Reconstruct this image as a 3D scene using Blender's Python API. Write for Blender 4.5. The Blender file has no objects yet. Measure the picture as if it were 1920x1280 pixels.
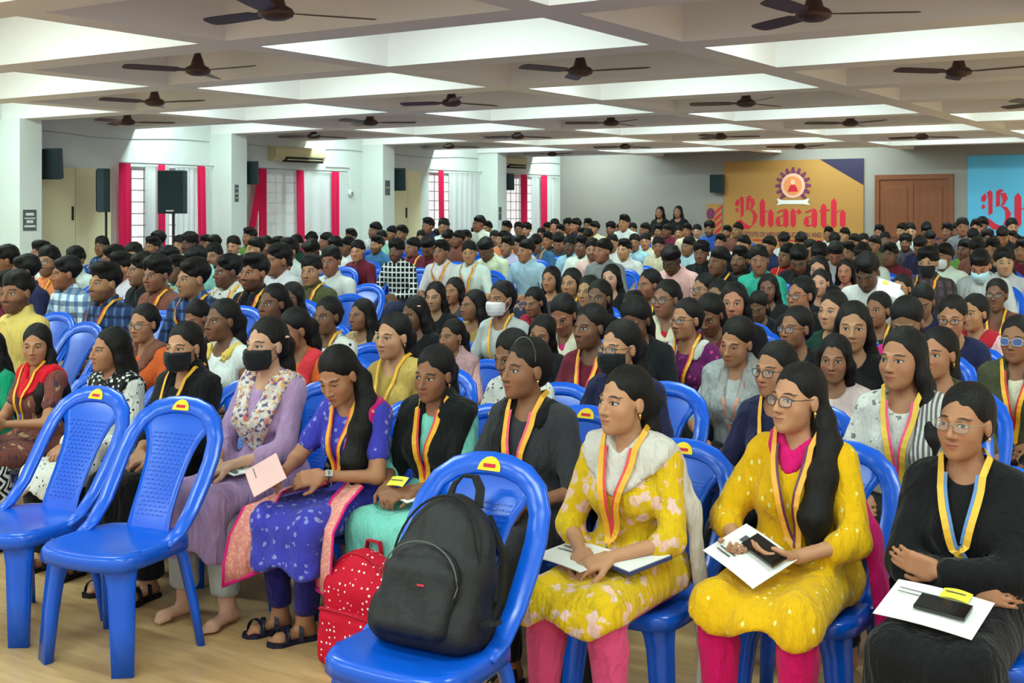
import bpy, math, random
import numpy as np
from mathutils import Matrix, Vector, Euler

# ------------------------------------------------------------------ camera, world, light, exposure
# Room frame: x runs along the back wall, y runs from the camera towards the back wall, z up. Metres.
FPX, AZ, HOR, CAMH = 2280.0, math.radians(33.23), 396.0, 1.68
SN, CS = math.sin(AZ), math.cos(AZ)
scene = bpy.context.scene
col = scene.collection
cam_data = bpy.data.cameras.new('camera')
cam_data.sensor_width = 36.0
cam_data.lens = FPX / 1920.0 * 36.0
cam_data.shift_y = (HOR - 640.0) / 1920.0
cam_data.clip_start = 0.05
cam = bpy.data.objects.new('camera', cam_data)
cam.location = (0, 0, CAMH)
cam.rotation_euler = (math.pi / 2, 0, AZ)
col.objects.link(cam)
scene.camera = cam

world = bpy.data.worlds.new('daylight')
world.use_nodes = True
bg = world.node_tree.nodes['Background']
bg.inputs[0].default_value = (1.0, 0.99, 0.98, 1)
bg.inputs[1].default_value = 1.0
scene.world = world
vs = scene.view_settings
vs.view_transform = 'Standard'
vs.look = 'None'
vs.exposure = 0.15
vs.gamma = 1.0
vs.use_curve_mapping = False
try:
    scene.cycles.max_bounces = 6
    scene.cycles.diffuse_bounces = 4
    scene.cycles.glossy_bounces = 2
    scene.cycles.transparent_max_bounces = 6
    scene.cycles.sample_clamp_indirect = 4.0
    scene.cycles.use_denoising = True
except Exception:
    pass
TUBE_POWER = 48.0          # watts of each lit ceiling coffer's tube light
random.seed(5)
rng = np.random.default_rng(11)


# ------------------------------------------------------------------ small helpers
def V(*a):
    return np.array(a, np.float64)

def nrm(v):
    v = np.asarray(v, np.float64)
    return v / max(1e-9, np.linalg.norm(v))

def rotx(d):
    c, s = math.cos(math.radians(d)), math.sin(math.radians(d))
    return np.array([[1, 0, 0], [0, c, -s], [0, s, c]])

def roty(d):
    c, s = math.cos(math.radians(d)), math.sin(math.radians(d))
    return np.array([[c, 0, s], [0, 1, 0], [-s, 0, c]])

def rotz(d):
    c, s = math.cos(math.radians(d)), math.sin(math.radians(d))
    return np.array([[c, -s, 0], [s, c, 0], [0, 0, 1]])

def pix_ray(px):
    return (px - 960.0) / FPX

def pix_row(px, py, y):
    """Point on the plane y = const (a row of seats) seen at pixel px, py."""
    t = pix_ray(px)
    Z = y / (CS + t * SN)
    X = t * Z
    return V(X * CS - Z * SN, y, CAMH - (py - HOR) * Z / FPX)

def pix_height(px, py, z):
    """Point at height z seen at pixel px, py."""
    Z = FPX * (CAMH - z) / (py - HOR)
    X = pix_ray(px) * Z
    return V(X * CS - Z * SN, X * SN + Z * CS, z)

def tag(o, label=None, cat=None, group=None, kind=None):
    if label: o['label'] = label
    if cat: o['category'] = cat
    if group: o['group'] = group
    if kind: o['kind'] = kind
    return o

def empty(name, loc=(0, 0, 0), rz=0.0, sc=1.0):
    o = bpy.data.objects.new(name, None)
    o.empty_display_size = 0.1
    o.location = loc
    o.rotation_euler = (0, 0, rz)
    o.scale = (sc, sc, sc)
    col.objects.link(o)
    return o

def mesh_np(name, verts, quads=None, tris=None, smooth=True):
    me = bpy.data.meshes.new(name)
    v = np.ascontiguousarray(verts, np.float32)
    nq = 0 if quads is None else len(quads)
    nt = 0 if tris is None else len(tris)
    me.vertices.add(len(v))
    me.vertices.foreach_set('co', v.ravel())
    loops = []
    if nq: loops.append(np.asarray(quads, np.int32).ravel())
    if nt: loops.append(np.asarray(tris, np.int32).ravel())
    loops = np.concatenate(loops) if loops else np.zeros(0, np.int32)
    me.loops.add(len(loops))
    me.loops.foreach_set('vertex_index', loops)
    me.polygons.add(nq + nt)
    starts = np.concatenate([np.arange(nq) * 4, nq * 4 + np.arange(nt) * 3]).astype(np.int32)
    me.polygons.foreach_set('loop_start', starts)
    me.update(calc_edges=True)
    if smooth:
        me.polygons.foreach_set('use_smooth', np.ones(nq + nt, bool))
    return me

def obj(name, me, mat=None, parent=None, loc=None, color=None):
    o = bpy.data.objects.new(name, me)
    col.objects.link(o)
    if parent is not None: o.parent = parent
    if loc is not None: o.location = loc
    if mat is not None:
        if len(me.materials) == 0:
            me.materials.append(mat)
        elif me.materials[0] is not mat:
            o.material_slots[0].link = 'OBJECT'
            o.material_slots[0].material = mat
    if color is not None:
        o.color = (color[0], color[1], color[2], 1)
    return o


class MB:
    """Collects simple shapes and links them as one mesh object."""
    def __init__(s):
        s.v, s.f = [], []

    def add(s, verts, faces):
        b = len(s.v)
        s.v += [tuple(map(float, p)) for p in verts]
        s.f += [tuple(b + i for i in f) for f in faces]
        return s

    def box(s, lo, hi):
        x0, y0, z0 = lo; x1, y1, z1 = hi
        return s.add([(x0, y0, z0), (x1, y0, z0), (x1, y1, z0), (x0, y1, z0),
                      (x0, y0, z1), (x1, y0, z1), (x1, y1, z1), (x0, y1, z1)],
                     [(0, 3, 2, 1), (4, 5, 6, 7), (0, 1, 5, 4), (1, 2, 6, 5), (2, 3, 7, 6), (3, 0, 4, 7)])

    def obox(s, c, ax, ay, az):
        """Box of half axes ax, ay, az (vectors) about c."""
        c, ax, ay, az = map(np.asarray, (c, ax, ay, az))
        P = [c + i * ax + j * ay + k * az for k in (-1, 1) for i, j in ((-1, -1), (1, -1), (1, 1), (-1, 1))]
        return s.add(P, [(0, 3, 2, 1), (4, 5, 6, 7), (0, 1, 5, 4), (1, 2, 6, 5), (2, 3, 7, 6), (3, 0, 4, 7)])

    def sweep(s, pts, prof, up=(0, 0, 1), close=False, cap=True, scale=None):
        """Sweep a closed 2-D profile (a along side, b along normal) along pts."""
        pts = [np.asarray(p, float) for p in pts]
        n, m = len(pts), len(prof)
        vs_ = []
        side_prev = None
        for i, p in enumerate(pts):
            if close:
                t = nrm(pts[(i + 1) % n] - pts[i - 1])
            else:
                t = nrm(pts[min(i + 1, n - 1)] - pts[max(i - 1, 0)])
            u_ = np.asarray(up[i] if isinstance(up, list) else up, float)
            sd = np.cross(t, u_)
            if np.linalg.norm(sd) < 1e-4:
                sd = side_prev if side_prev is not None else np.cross(t, (1, 0, 0))
            sd = nrm(sd); side_prev = sd
            nn = np.cross(sd, t)
            k = 1.0 if scale is None else scale[i]
            ka, kb = k if isinstance(k, tuple) else (k, k)
            for a, b in prof:
                vs_.append(p + sd * a * ka + nn * b * kb)
        fs = []
        for i in range(n if close else n - 1):
            for j in range(m):
                a, b = i * m + j, i * m + (j + 1) % m
                c, d = ((i + 1) % n) * m + (j + 1) % m, ((i + 1) % n) * m + j
                fs.append((a, b, c, d))
        if cap and not close:
            fs.append(tuple(range(m))[::-1]); fs.append(tuple((n - 1) * m + j for j in range(m)))
        return s.add(vs_, fs)

    def tube(s, pts, r, seg=8, **k):
        return s.sweep(pts, [(r * math.cos(2 * math.pi * i / seg), r * math.sin(2 * math.pi * i / seg)) for i in range(seg)], **k)

    def lathe(s, prof, seg=16, c=(0, 0, 0)):
        vs_, fs, m = [], [], len(prof)
        for i in range(seg):
            a = 2 * math.pi * i / seg
            for r, z in prof:
                vs_.append((c[0] + r * math.cos(a), c[1] + r * math.sin(a), c[2] + z))
        for i in range(seg):
            for j in range(m - 1):
                fs.append((i * m + j, ((i + 1) % seg) * m + j, ((i + 1) % seg) * m + j + 1, i * m + j + 1))
        return s.add(vs_, fs)

    def prism(s, poly, h0, h1, fn=None):
        """Extrude a 2-D polygon between h0 and h1; fn maps (a, b, h) to xyz."""
        fn = fn or (lambda a, b, h: (a, b, h))
        n = len(poly)
        vs_ = [fn(a, b, h0) for a, b in poly] + [fn(a, b, h1) for a, b in poly]
        fs = [tuple(range(n))[::-1], tuple(n + i for i in range(n))]
        fs += [(i, (i + 1) % n, n + (i + 1) % n, n + i) for i in range(n)]
        return s.add(vs_, fs)

    def mesh(s, name='mesh', smooth=False, bevel=0.0, fix=True):
        me = bpy.data.meshes.new(name)
        me.from_pydata(s.v, [], s.f)
        if fix or bevel:
            import bmesh
            bm = bmesh.new(); bm.from_mesh(me)
            bmesh.ops.recalc_face_normals(bm, faces=bm.faces)
            if bevel:
                bmesh.ops.bevel(bm, geom=[e for e in bm.edges if len(e.link_faces) == 2 and e.calc_face_angle(0) > 0.5],
                                offset=bevel, segments=2, affect='EDGES', profile=0.6)
            bm.to_mesh(me); bm.free()
        if smooth:
            me.polygons.foreach_set('use_smooth', np.ones(len(me.polygons), bool))
        me.update()
        return me

    def build(s, name, mat, parent=None, smooth=False, bevel=0.0, color=None):
        return obj(name, s.mesh(name, smooth, bevel), mat, parent, color=color)


# ------------------------------------------------------------------ node materials
class X:
    """A node socket with arithmetic, so shader maths reads as maths."""
    def __init__(s, nt, sock):
        s.nt, s.s = nt, sock

    def _op(s, op, o=None, o2=None, clamp=False):
        n = s.nt.nodes.new('ShaderNodeMath'); n.operation = op; n.use_clamp = clamp
        for i, q in enumerate((s, o, o2)):
            if q is None: continue
            if isinstance(q, X): s.nt.links.new(q.s, n.inputs[i])
            else: n.inputs[i].default_value = float(q)
        return X(s.nt, n.outputs[0])

    def __add__(s, o): return s._op('ADD', o)
    def __radd__(s, o): return s._op('ADD', o)
    def __sub__(s, o): return s._op('SUBTRACT', o)
    def __rsub__(s, o): return (s * -1.0) + o
    def __mul__(s, o): return s._op('MULTIPLY', o)
    def __rmul__(s, o): return s._op('MULTIPLY', o)
    def __truediv__(s, o): return s._op('DIVIDE', o)
    def abs(s): return s._op('ABSOLUTE')
    def sin(s): return s._op('SINE')
    def min(s, o): return s._op('MINIMUM', o)
    def max(s, o): return s._op('MAXIMUM', o)
    def lt(s, o): return s._op('LESS_THAN', o)
    def gt(s, o): return s._op('GREATER_THAN', o)
    def fract(s): return s._op('FRACT')
    def pp(s, o): return s._op('PINGPONG', o)
    def smooth(s, lo, hi):
        n = s.nt.nodes.new('ShaderNodeMapRange'); n.interpolation_type = 'SMOOTHSTEP'
        s.nt.links.new(s.s, n.inputs[0])
        n.inputs[1].default_value = lo; n.inputs[2].default_value = hi
        return X(s.nt, n.outputs[0])


class Mat:
    def __init__(s, name, rough=0.6, spec=0.3):
        s.m = bpy.data.materials.new(name); s.m.use_nodes = True
        s.nt = s.m.node_tree
        s.b = s.nt.nodes['Principled BSDF']
        s.b.inputs['Roughness'].default_value = rough
        s.b.inputs['Specular IOR Level'].default_value = spec

    def node(s, t, **k):
        n = s.nt.nodes.new(t)
        for a, b in k.items(): setattr(n, a, b)
        return n

    def link(s, a, b):
        s.nt.links.new(a.s if isinstance(a, X) else a, b)

    def coord(s, which='Object', scale=None):
        n = s.node('ShaderNodeTexCoord')
        out = n.outputs[which]
        if scale is not None:
            m = s.node('ShaderNodeMapping'); s.link(out, m.inputs[0])
            m.inputs['Scale'].default_value = scale if hasattr(scale, '__len__') else (scale,) * 3
            out = m.outputs[0]
        return out

    def xyz(s, sock):
        n = s.node('ShaderNodeSeparateXYZ'); s.link(sock, n.inputs[0])
        return [X(s.nt, o) for o in n.outputs]

    def noise(s, scale=5.0, detail=2.0, vec=None, rough=0.5):
        n = s.node('ShaderNodeTexNoise')
        n.inputs['Scale'].default_value = scale; n.inputs['Detail'].default_value = detail
        n.inputs['Roughness'].default_value = rough
        s.link(vec if vec is not None else s.coord(), n.inputs['Vector'])
        return X(s.nt, n.outputs[0])

    def voronoi(s, scale=5.0, vec=None, feature='F1', rand=1.0, out=0):
        n = s.node('ShaderNodeTexVoronoi', feature=feature)
        n.inputs['Scale'].default_value = scale; n.inputs['Randomness'].default_value = rand
        s.link(vec if vec is not None else s.coord(), n.inputs['Vector'])
        return n.outputs[out] if out else X(s.nt, n.outputs[0])

    def rgb(s, c):
        n = s.node('ShaderNodeRGB'); n.outputs[0].default_value = (c[0], c[1], c[2], 1)
        return n.outputs[0]

    def mix(s, fac, a, b):
        n = s.node('ShaderNodeMix', data_type='RGBA')
        if isinstance(fac, X): s.link(fac, n.inputs[0])
        else: n.inputs[0].default_value = fac
        for q, i in ((a, 6), (b, 7)):
            if isinstance(q, (tuple, list)): n.inputs[i].default_value = (q[0], q[1], q[2], 1)
            else: s.link(q, n.inputs[i])
        return n.outputs[2]

    def objcolor(s):
        return s.node('ShaderNodeObjectInfo').outputs['Color']

    def prop(s, name):
        n = s.node('ShaderNodeAttribute', attribute_type='OBJECT', attribute_name=name)
        return X(s.nt, n.outputs['Fac'])

    def base(s, c):
        if isinstance(c, (tuple, list)): s.b.inputs['Base Color'].default_value = (c[0], c[1], c[2], 1)
        else: s.link(c, s.b.inputs['Base Color'])
        return s

    def bump(s, h, strength=0.3, dist=0.01):
        n = s.node('ShaderNodeBump'); n.inputs['Strength'].default_value = strength
        n.inputs['Distance'].default_value = dist
        s.link(h, n.inputs['Height']); s.link(n.outputs[0], s.b.inputs['Normal'])
        return s

def srgb(r, g, b):
    f = lambda c: (c / 255.0 / 12.92) if c <= 10 else ((c / 255.0 + 0.055) / 1.055) ** 2.4
    return (f(r), f(g), f(b))

def plain(name, c, rough=0.6, spec=0.3, metal=0.0, var=0.06, scale=8.0):
    m = Mat(name, rough, spec)
    n = m.noise(scale, 3.0)
    m.base(m.mix(n, tuple(x * (1 - var) for x in c), tuple(min(1, x * (1 + var)) for x in c)))
    m.b.inputs['Metallic'].default_value = metal
    return m.m


# ------------------------------------------------------------------ signed-distance bodies
class Cap:
    def __init__(s, a, b, ra, rb, k=0.02, flat=None, op='u', tag=''):
        s.a, s.b, s.ra, s.rb, s.k, s.op, s.tag = np.asarray(a, float), np.asarray(b, float), ra, rb, k, op, tag
        s.flat = None if flat is None else (nrm(flat[0]), flat[1])

    def box(s):
        r = max(s.ra, s.rb)
        return np.minimum(s.a, s.b) - r, np.maximum(s.a, s.b) + r

    def ev(s, x, y, z):
        a, d = s.a, s.b - s.a
        px, py, pz = x - a[0], y - a[1], z - a[2]
        dd = max(1e-9, d @ d)
        t = np.clip((px * d[0] + py * d[1] + pz * d[2]) / dd, 0, 1)
        qx, qy, qz = px - t * d[0], py - t * d[1], pz - t * d[2]
        if s.flat is not None:
            n, f = s.flat
            w = (qx * n[0] + qy * n[1] + qz * n[2]) * (1.0 / f - 1.0)
            qx = qx + w * n[0]; qy = qy + w * n[1]; qz = qz + w * n[2]
        dist = np.sqrt(qx * qx + qy * qy + qz * qz) - (s.ra + t * (s.rb - s.ra))
        return dist * (s.flat[1] ** 0.5) if s.flat is not None else dist


class Ell:
    def __init__(s, c, r, R=None, k=0.02, op='u', tag=''):
        s.c, s.r, s.k, s.op, s.tag = np.asarray(c, float), np.asarray(r, float), k, op, tag
        s.R = np.eye(3) if R is None else R

    def box(s):
        e = np.sqrt(((s.R * s.r[None, :]) ** 2).sum(1))
        return s.c - e, s.c + e

    def ev(s, x, y, z):
        px, py, pz = x - s.c[0], y - s.c[1], z - s.c[2]
        R = s.R
        qx = px * R[0, 0] + py * R[1, 0] + pz * R[2, 0]
        qy = px * R[0, 1] + py * R[1, 1] + pz * R[2, 1]
        qz = px * R[0, 2] + py * R[1, 2] + pz * R[2, 2]
        k0 = np.sqrt((qx / s.r[0]) ** 2 + (qy / s.r[1]) ** 2 + (qz / s.r[2]) ** 2)
        k1 = np.sqrt((qx / s.r[0] ** 2) ** 2 + (qy / s.r[1] ** 2) ** 2 + (qz / s.r[2] ** 2) ** 2)
        return k0 * (k0 - 1.0) / np.maximum(k1, 1e-6)


class Box:
    def __init__(s, c, h, R=None, rad=0.005, k=0.01, op='u', tag=''):
        s.c, s.h, s.rad, s.k, s.op, s.tag = np.asarray(c, float), np.asarray(h, float), rad, k, op, tag
        s.R = np.eye(3) if R is None else R

    def box(s):
        e = np.abs(s.R) @ s.h
        return s.c - e, s.c + e

    def ev(s, x, y, z):
        px, py, pz = x - s.c[0], y - s.c[1], z - s.c[2]
        R = s.R
        q = [np.abs(px * R[0, i] + py * R[1, i] + pz * R[2, i]) - (s.h[i] - s.rad) for i in range(3)]
        o = np.sqrt(np.maximum(q[0], 0) ** 2 + np.maximum(q[1], 0) ** 2 + np.maximum(q[2], 0) ** 2)
        return o + np.minimum(np.maximum(q[0], np.maximum(q[1], q[2])), 0) - s.rad


def smin(a, b, k):
    h = np.maximum(k - np.abs(a - b), 0.0) / k
    return np.minimum(a, b) - h * h * k * 0.25

def field(prims, g, off=0.0):
    gx, gy, gz = g
    D = np.full((len(gx), len(gy), len(gz)), 0.3, np.float32)
    for p in prims:
        lo, hi = p.box()
        mg = p.k + off + 0.03
        i0, i1 = np.searchsorted(gx, [lo[0] - mg, hi[0] + mg])
        j0, j1 = np.searchsorted(gy, [lo[1] - mg, hi[1] + mg])
        k0, k1 = np.searchsorted(gz, [lo[2] - mg, hi[2] + mg])
        if i0 >= i1 or j0 >= j1 or k0 >= k1: continue
        d = p.ev(gx[i0:i1, None, None], gy[None, j0:j1, None], gz[None, None, k0:k1]).astype(np.float32)
        sub = D[i0:i1, j0:j1, k0:k1]
        if p.op == 'u': sub[...] = smin(sub, d - off, p.k)
        else: sub[...] = -smin(-sub, d, p.k)
    return D

def at_points(prims, P):
    x, y, z = P[:, 0], P[:, 1], P[:, 2]
    D = np.full(len(P), 0.3)
    for p in prims:
        d = p.ev(x, y, z)
        D = smin(D, d, p.k) if p.op == 'u' else -smin(-D, d, p.k)
    return D

def project(prims, P, dist):
    P = np.array(P, float)
    e = 0.004
    for _ in range(6):
        d = at_points(prims, P)
        G = np.stack([at_points(prims, P + e * ax) - at_points(prims, P - e * ax) for ax in np.eye(3)], 1)
        G /= np.maximum(1e-9, np.linalg.norm(G, axis=1, keepdims=True))
        P -= G * np.clip(d - dist, -0.03, 0.03)[:, None]
    return P, G

def axis(lo, hi, coarse, fines):
    """Coordinates from lo to hi, finer inside the (a, b, step) intervals."""
    out = [lo]
    while out[-1] < hi:
        x = out[-1]; st = coarse
        for a, b, s in fines:
            if a <= x < b: st = min(st, s)
            elif x < a < x + coarse: st = min(st, max(s, a - x))
        out.append(x + st)
    return np.array(out, np.float32)

_CORN = [(0, 0, 0), (1, 0, 0), (0, 1, 0), (1, 1, 0), (0, 0, 1), (1, 0, 1), (0, 1, 1), (1, 1, 1)]
_EDG = [(0, 1), (2, 3), (4, 5), (6, 7), (0, 2), (1, 3), (4, 6), (5, 7), (0, 4), (1, 5), (2, 6), (3, 7)]

def nets(D, g, relax=1):
    """Surface nets over a rectilinear grid: vertices and quads of the zero set."""
    gx, gy, gz = g
    S = D < 0
    c = [S[a:S.shape[0] - 1 + a, b:S.shape[1] - 1 + b, d:S.shape[2] - 1 + d] for a, b, d in _CORN]
    anyc = c[0] | c[1] | c[2] | c[3] | c[4] | c[5] | c[6] | c[7]
    allc = c[0] & c[1] & c[2] & c[3] & c[4] & c[5] & c[6] & c[7]
    act = anyc & ~allc
    I, J, K = np.nonzero(act)
    n = len(I)
    if n == 0: return np.zeros((0, 3), np.float32), np.zeros((0, 4), np.int32)
    vid = np.full(act.shape, -1, np.int32); vid[I, J, K] = np.arange(n)
    val = np.stack([D[I + a, J + b, K + d] for a, b, d in _CORN], 1)
    px = np.stack([gx[I + a] for a, b, d in _CORN], 1)
    py = np.stack([gy[J + b] for a, b, d in _CORN], 1)
    pz = np.stack([gz[K + d] for a, b, d in _CORN], 1)
    acc = np.zeros((n, 3), np.float32); cnt = np.zeros(n, np.float32)
    for a, b in _EDG:
        va, vb = val[:, a], val[:, b]
        m = (va < 0) != (vb < 0)
        t = np.where(m, va / np.where(m, va - vb, 1), 0)
        mf = m.astype(np.float32)
        acc[:, 0] += mf * (px[:, a] + t * (px[:, b] - px[:, a]))
        acc[:, 1] += mf * (py[:, a] + t * (py[:, b] - py[:, a]))
        acc[:, 2] += mf * (pz[:, a] + t * (pz[:, b] - pz[:, a]))
        cnt += mf
    P = acc / cnt[:, None]
    Q = []
    nx, ny, nz = S.shape
    for ax in range(3):
        if ax == 0:
            A, B = S[:-1, 1:-1, 1:-1], S[1:, 1:-1, 1:-1]
            i, j, k = np.nonzero(A != B); j = j + 1; k = k + 1
            f = S[i, j, k]
            q = np.stack([vid[i, j - 1, k - 1], vid[i, j, k - 1], vid[i, j, k], vid[i, j - 1, k]], 1)
        elif ax == 1:
            A, B = S[1:-1, :-1, 1:-1], S[1:-1, 1:, 1:-1]
            i, j, k = np.nonzero(A != B); i = i + 1; k = k + 1
            f = S[i, j, k]
            q = np.stack([vid[i - 1, j, k - 1], vid[i - 1, j, k], vid[i, j, k], vid[i, j, k - 1]], 1)
        else:
            A, B = S[1:-1, 1:-1, :-1], S[1:-1, 1:-1, 1:]
            i, j, k = np.nonzero(A != B); i = i + 1; j = j + 1
            f = S[i, j, k]
            q = np.stack([vid[i - 1, j - 1, k], vid[i, j - 1, k], vid[i, j, k], vid[i - 1, j, k]], 1)
        q[~f] = q[~f][:, ::-1]
        Q.append(q)
    Q = np.concatenate(Q)
    Q = Q[(Q >= 0).all(1)]
    for _ in range(relax):
        s_ = np.zeros_like(P); m_ = np.zeros(n, np.float32)
        for e in range(4):
            a, b = Q[:, e], Q[:, (e + 1) % 4]
            for d in range(3):
                s_[:, d] += np.bincount(a, P[b, d], n) + np.bincount(b, P[a, d], n)
            m_ += np.bincount(a, minlength=n) + np.bincount(b, minlength=n)
        P = P * 0.5 + 0.5 * s_ / np.maximum(m_, 1)[:, None]
    return P.astype(np.float32), Q.astype(np.int32)

def wob(x, y, z, s, seed=0.0):
    """Cheap smooth noise in -1..1 from sines."""
    return (np.sin(x * s * 1.7 + 1.3 * np.sin(y * s * 1.1 + seed) + seed) * np.sin(y * s * 1.3 + 1.7 * np.sin(z * s * 0.9 + seed * 2))
            + np.sin(z * s * 1.5 + 1.1 * np.sin(x * s * 1.2 + seed * 3) + 2)) * 0.5

# ------------------------------------------------------------------ skin, hair and cloth materials
def make_skin():
    m = Mat('skin', 0.5, 0.28)
    a = m.node('ShaderNodeAttribute', attribute_type='GEOMETRY', attribute_name='face')
    x, y, z = m.xyz(a.outputs['Vector'])
    front = y.lt(-0.035)
    n = m.noise(26.0, 3.0)
    c = m.mix(n * 0.35, m.objcolor(), m.mix(0.3, m.objcolor(), (0.30, 0.12, 0.07)))
    ax = x.abs()
    # cheeks a little redder, beard shade on some
    ck = (((ax - 0.036) / 0.022) * ((ax - 0.036) / 0.022) + ((z + 0.034) / 0.02) * ((z + 0.034) / 0.02)).smooth(1.3, 0.0) * front
    c = m.mix(ck * 0.22, c, (0.42, 0.10, 0.07))
    bd = m.prop('beard')
    jaw = z.smooth(-0.028, -0.05) * y.lt(0.03) * z.gt(-0.125)
    mou = ((x / 0.034) * (x / 0.034) + ((z + 0.049) / 0.0055) * ((z + 0.049) / 0.0055)).smooth(1.3, 0.7) * front
    c = m.mix(jaw.max(mou) * bd * (m.noise(90.0, 2.0).smooth(0.25, 0.5) * 0.3 + 0.55), c, (0.02, 0.014, 0.012))
    # lips and mouth line
    lz = z + 0.0625
    lip = ((x / 0.0225) * (x / 0.0225) + (lz / 0.0115) * (lz / 0.0115)).smooth(1.15, 0.8) * front
    c = m.mix(lip * 0.72, c, m.mix(0.5, m.objcolor(), (0.36, 0.06, 0.06)))
    ml = ((x / 0.022) * (x / 0.022)).smooth(1.1, 0.6) * (lz.abs() / 0.0018).smooth(1.3, 0.4) * front
    c = m.mix(ml * 0.8, c, (0.06, 0.015, 0.012))
    # nostrils
    nx, nz = (ax - 0.0075) / 0.0035, (z + 0.0425) / 0.0025
    c = m.mix((nx * nx + nz * nz).smooth(1.3, 0.5) * y.lt(-0.08) * 0.8, c, (0.04, 0.012, 0.01))
    # brows
    dx = ax - 0.031
    bx, bz = (dx - 0.001) / 0.0190, (z - 0.0228 + dx * dx * 8.0 + dx * 0.09) / 0.0036
    c = m.mix((bx * bx + bz * bz).smooth(1.25, 0.6) * front * 0.92, c, (0.012, 0.009, 0.008))
    # eyes: lash line, white, iris, pupil; a lowered lid narrows them
    lid = m.prop('lid')
    op = 1.0 - lid
    ez = z + 0.001
    lx, lz2 = dx / 0.0172, (ez - 0.0012) / (op * 0.0052 + 0.0026)
    c = m.mix((lx * lx + lz2 * lz2).smooth(1.2, 0.75) * front, c, (0.018, 0.010, 0.008))
    wx, wz = dx / 0.0142, ez / (op * 0.0053 + 0.0003)
    white = (wx * wx + wz * wz).smooth(1.1, 0.85) * front
    gz = m.prop('gaze')
    ix, iz = (x.abs() * 0 + dx) , ez
    sgn = x / (ax + 1e-5)
    qx = (dx - gz * sgn * 0.006) / 0.0066
    qz = (iz - 0.0008) / 0.0066
    iris = (qx * qx + qz * qz).smooth(1.15, 0.8)
    ec = m.mix(iris, (0.46, 0.42, 0.39), (0.018, 0.009, 0.006))
    c = m.mix(white, c, ec)
    m.base(c)
    m.b.inputs['Subsurface Weight'].default_value = 0.06
    m.b.inputs['Subsurface Radius'].default_value = (0.02, 0.007, 0.004)
    m.bump(m.noise(160.0, 2.0), 0.12, 0.002)
    return m.m

def make_hair():
    m = Mat('hair', 0.52, 0.18)
    st = m.noise(1.0, 3.0, m.coord('Object', (150, 150, 12)), 0.6)
    m.base(m.mix(st.smooth(0.35, 0.75), m.objcolor(), m.mix(0.5, m.objcolor(), (0.022, 0.017, 0.015))))
    m.bump(st, 0.7, 0.006)
    return m.m

def cloth_base(name, rough=0.85):
    m = Mat(name, rough, 0.15)
    m.b.inputs['Sheen Weight'].default_value = 0.08
    return m

def fold_bump(m, k=0.35):
    n1 = m.noise(11.0, 4.0, m.coord('Object', (1.0, 1.0, 0.45)))
    mp = m.node('ShaderNodeMapping'); m.link(m.coord('Object'), mp.inputs[0])
    mp.inputs['Rotation'].default_value = (0.6, 0.5, 0.3); mp.inputs['Scale'].default_value = (1.0, 1.0, 0.28)
    n3 = m.noise(17.0, 3.0, mp.outputs[0])
    n2 = m.noise(220.0, 1.0)
    ridge = (n3 - 0.5).abs() * -2.2
    m.bump(n1 * 0.8 + ridge + n2 * 0.10, k * 1.7, 0.03)

def make_cloth():
    m = cloth_base('cloth')
    n = m.noise(9.0, 4.0)
    m.base(m.mix(n * 0.35, m.objcolor(), m.mix(0.5, m.objcolor(), (0.02, 0.02, 0.02))))
    fold_bump(m)
    return m.m

def pat_blobs(name, c0, cols, scale, size=0.45, rand=0.8, stretch=(1, 1, 1), fine=True, third=None):
    """Printed cloth: blotches of the given colours scattered over c0."""
    m = cloth_base(name)
    c = c0 if not isinstance(c0, str) else m.objcolor()
    vec = m.coord('Object', stretch)
    if fine:
        wv = m.node('ShaderNodeVectorMath', operation='ADD')
        nz = m.node('ShaderNodeTexNoise'); nz.inputs['Scale'].default_value = scale * 2.2
        m.link(vec, nz.inputs['Vector'])
        sc_ = m.node('ShaderNodeVectorMath', operation='SCALE'); sc_.inputs['Scale'].default_value = 0.7 / scale
        m.link(nz.outputs[1], sc_.inputs[0])
        m.link(vec, wv.inputs[0]); m.link(sc_.outputs[0], wv.inputs[1]); vec = wv.outputs[0]
    for i, cc in enumerate(cols):
        sh = m.node('ShaderNodeMapping'); m.link(vec, sh.inputs[0])
        sh.inputs['Location'].default_value = (i * 1.37, i * 0.71, i * 2.13)
        v = m.voronoi(scale * (1 + 0.13 * i), sh.outputs[0], rand=rand)
        c = m.mix(v.smooth(size, size * 0.8), c, cc)
    n = m.noise(9.0, 3.0)
    c = m.mix(n * 0.2, c, (0.03, 0.03, 0.03))
    m.base(c); fold_bump(m)
    return m.m

def pat_plaid(name, c0, c1, c2, scale=14.0, w=0.32, axes='xz'):
    m = cloth_base(name)
    x, y, z = m.xyz(m.coord('Object'))
    n = m.noise(6.0, 1.0)
    a = ((x + y * 0.8) * scale + n * 0.4).fract()
    b = (z * scale + n * 0.4).fract()
    sa, sb = a.lt(w), b.lt(w)
    c = m.mix(sa * 0.75, c0, c1)
    c = m.mix(sb * 0.75, c, c2)
    m.base(c); fold_bump(m)
    return m.m

def pat_check(name, c0, c1, scale=16.0, w=0.22):
    m = cloth_base(name)
    x, y, z = m.xyz(m.coord('Object'))
    a = ((x + y * 0.7) * scale).fract().lt(w)
    b = (z * scale).fract().lt(w)
    m.base(m.mix(a.max(b), c0, c1)); fold_bump(m)
    return m.m

def pat_zigzag(name, c0, c1, scale=26.0):
    m = cloth_base(name)
    x, y, z = m.xyz(m.coord('Object'))
    zz = ((x * 1.0 + z * 0.8) * scale).pp(1.0)
    m.base(m.mix(((y * scale * 0.9 + zz * 1.3) * 0.8).fract().lt(0.5), c0, c1)); fold_bump(m)
    return m.m

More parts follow.
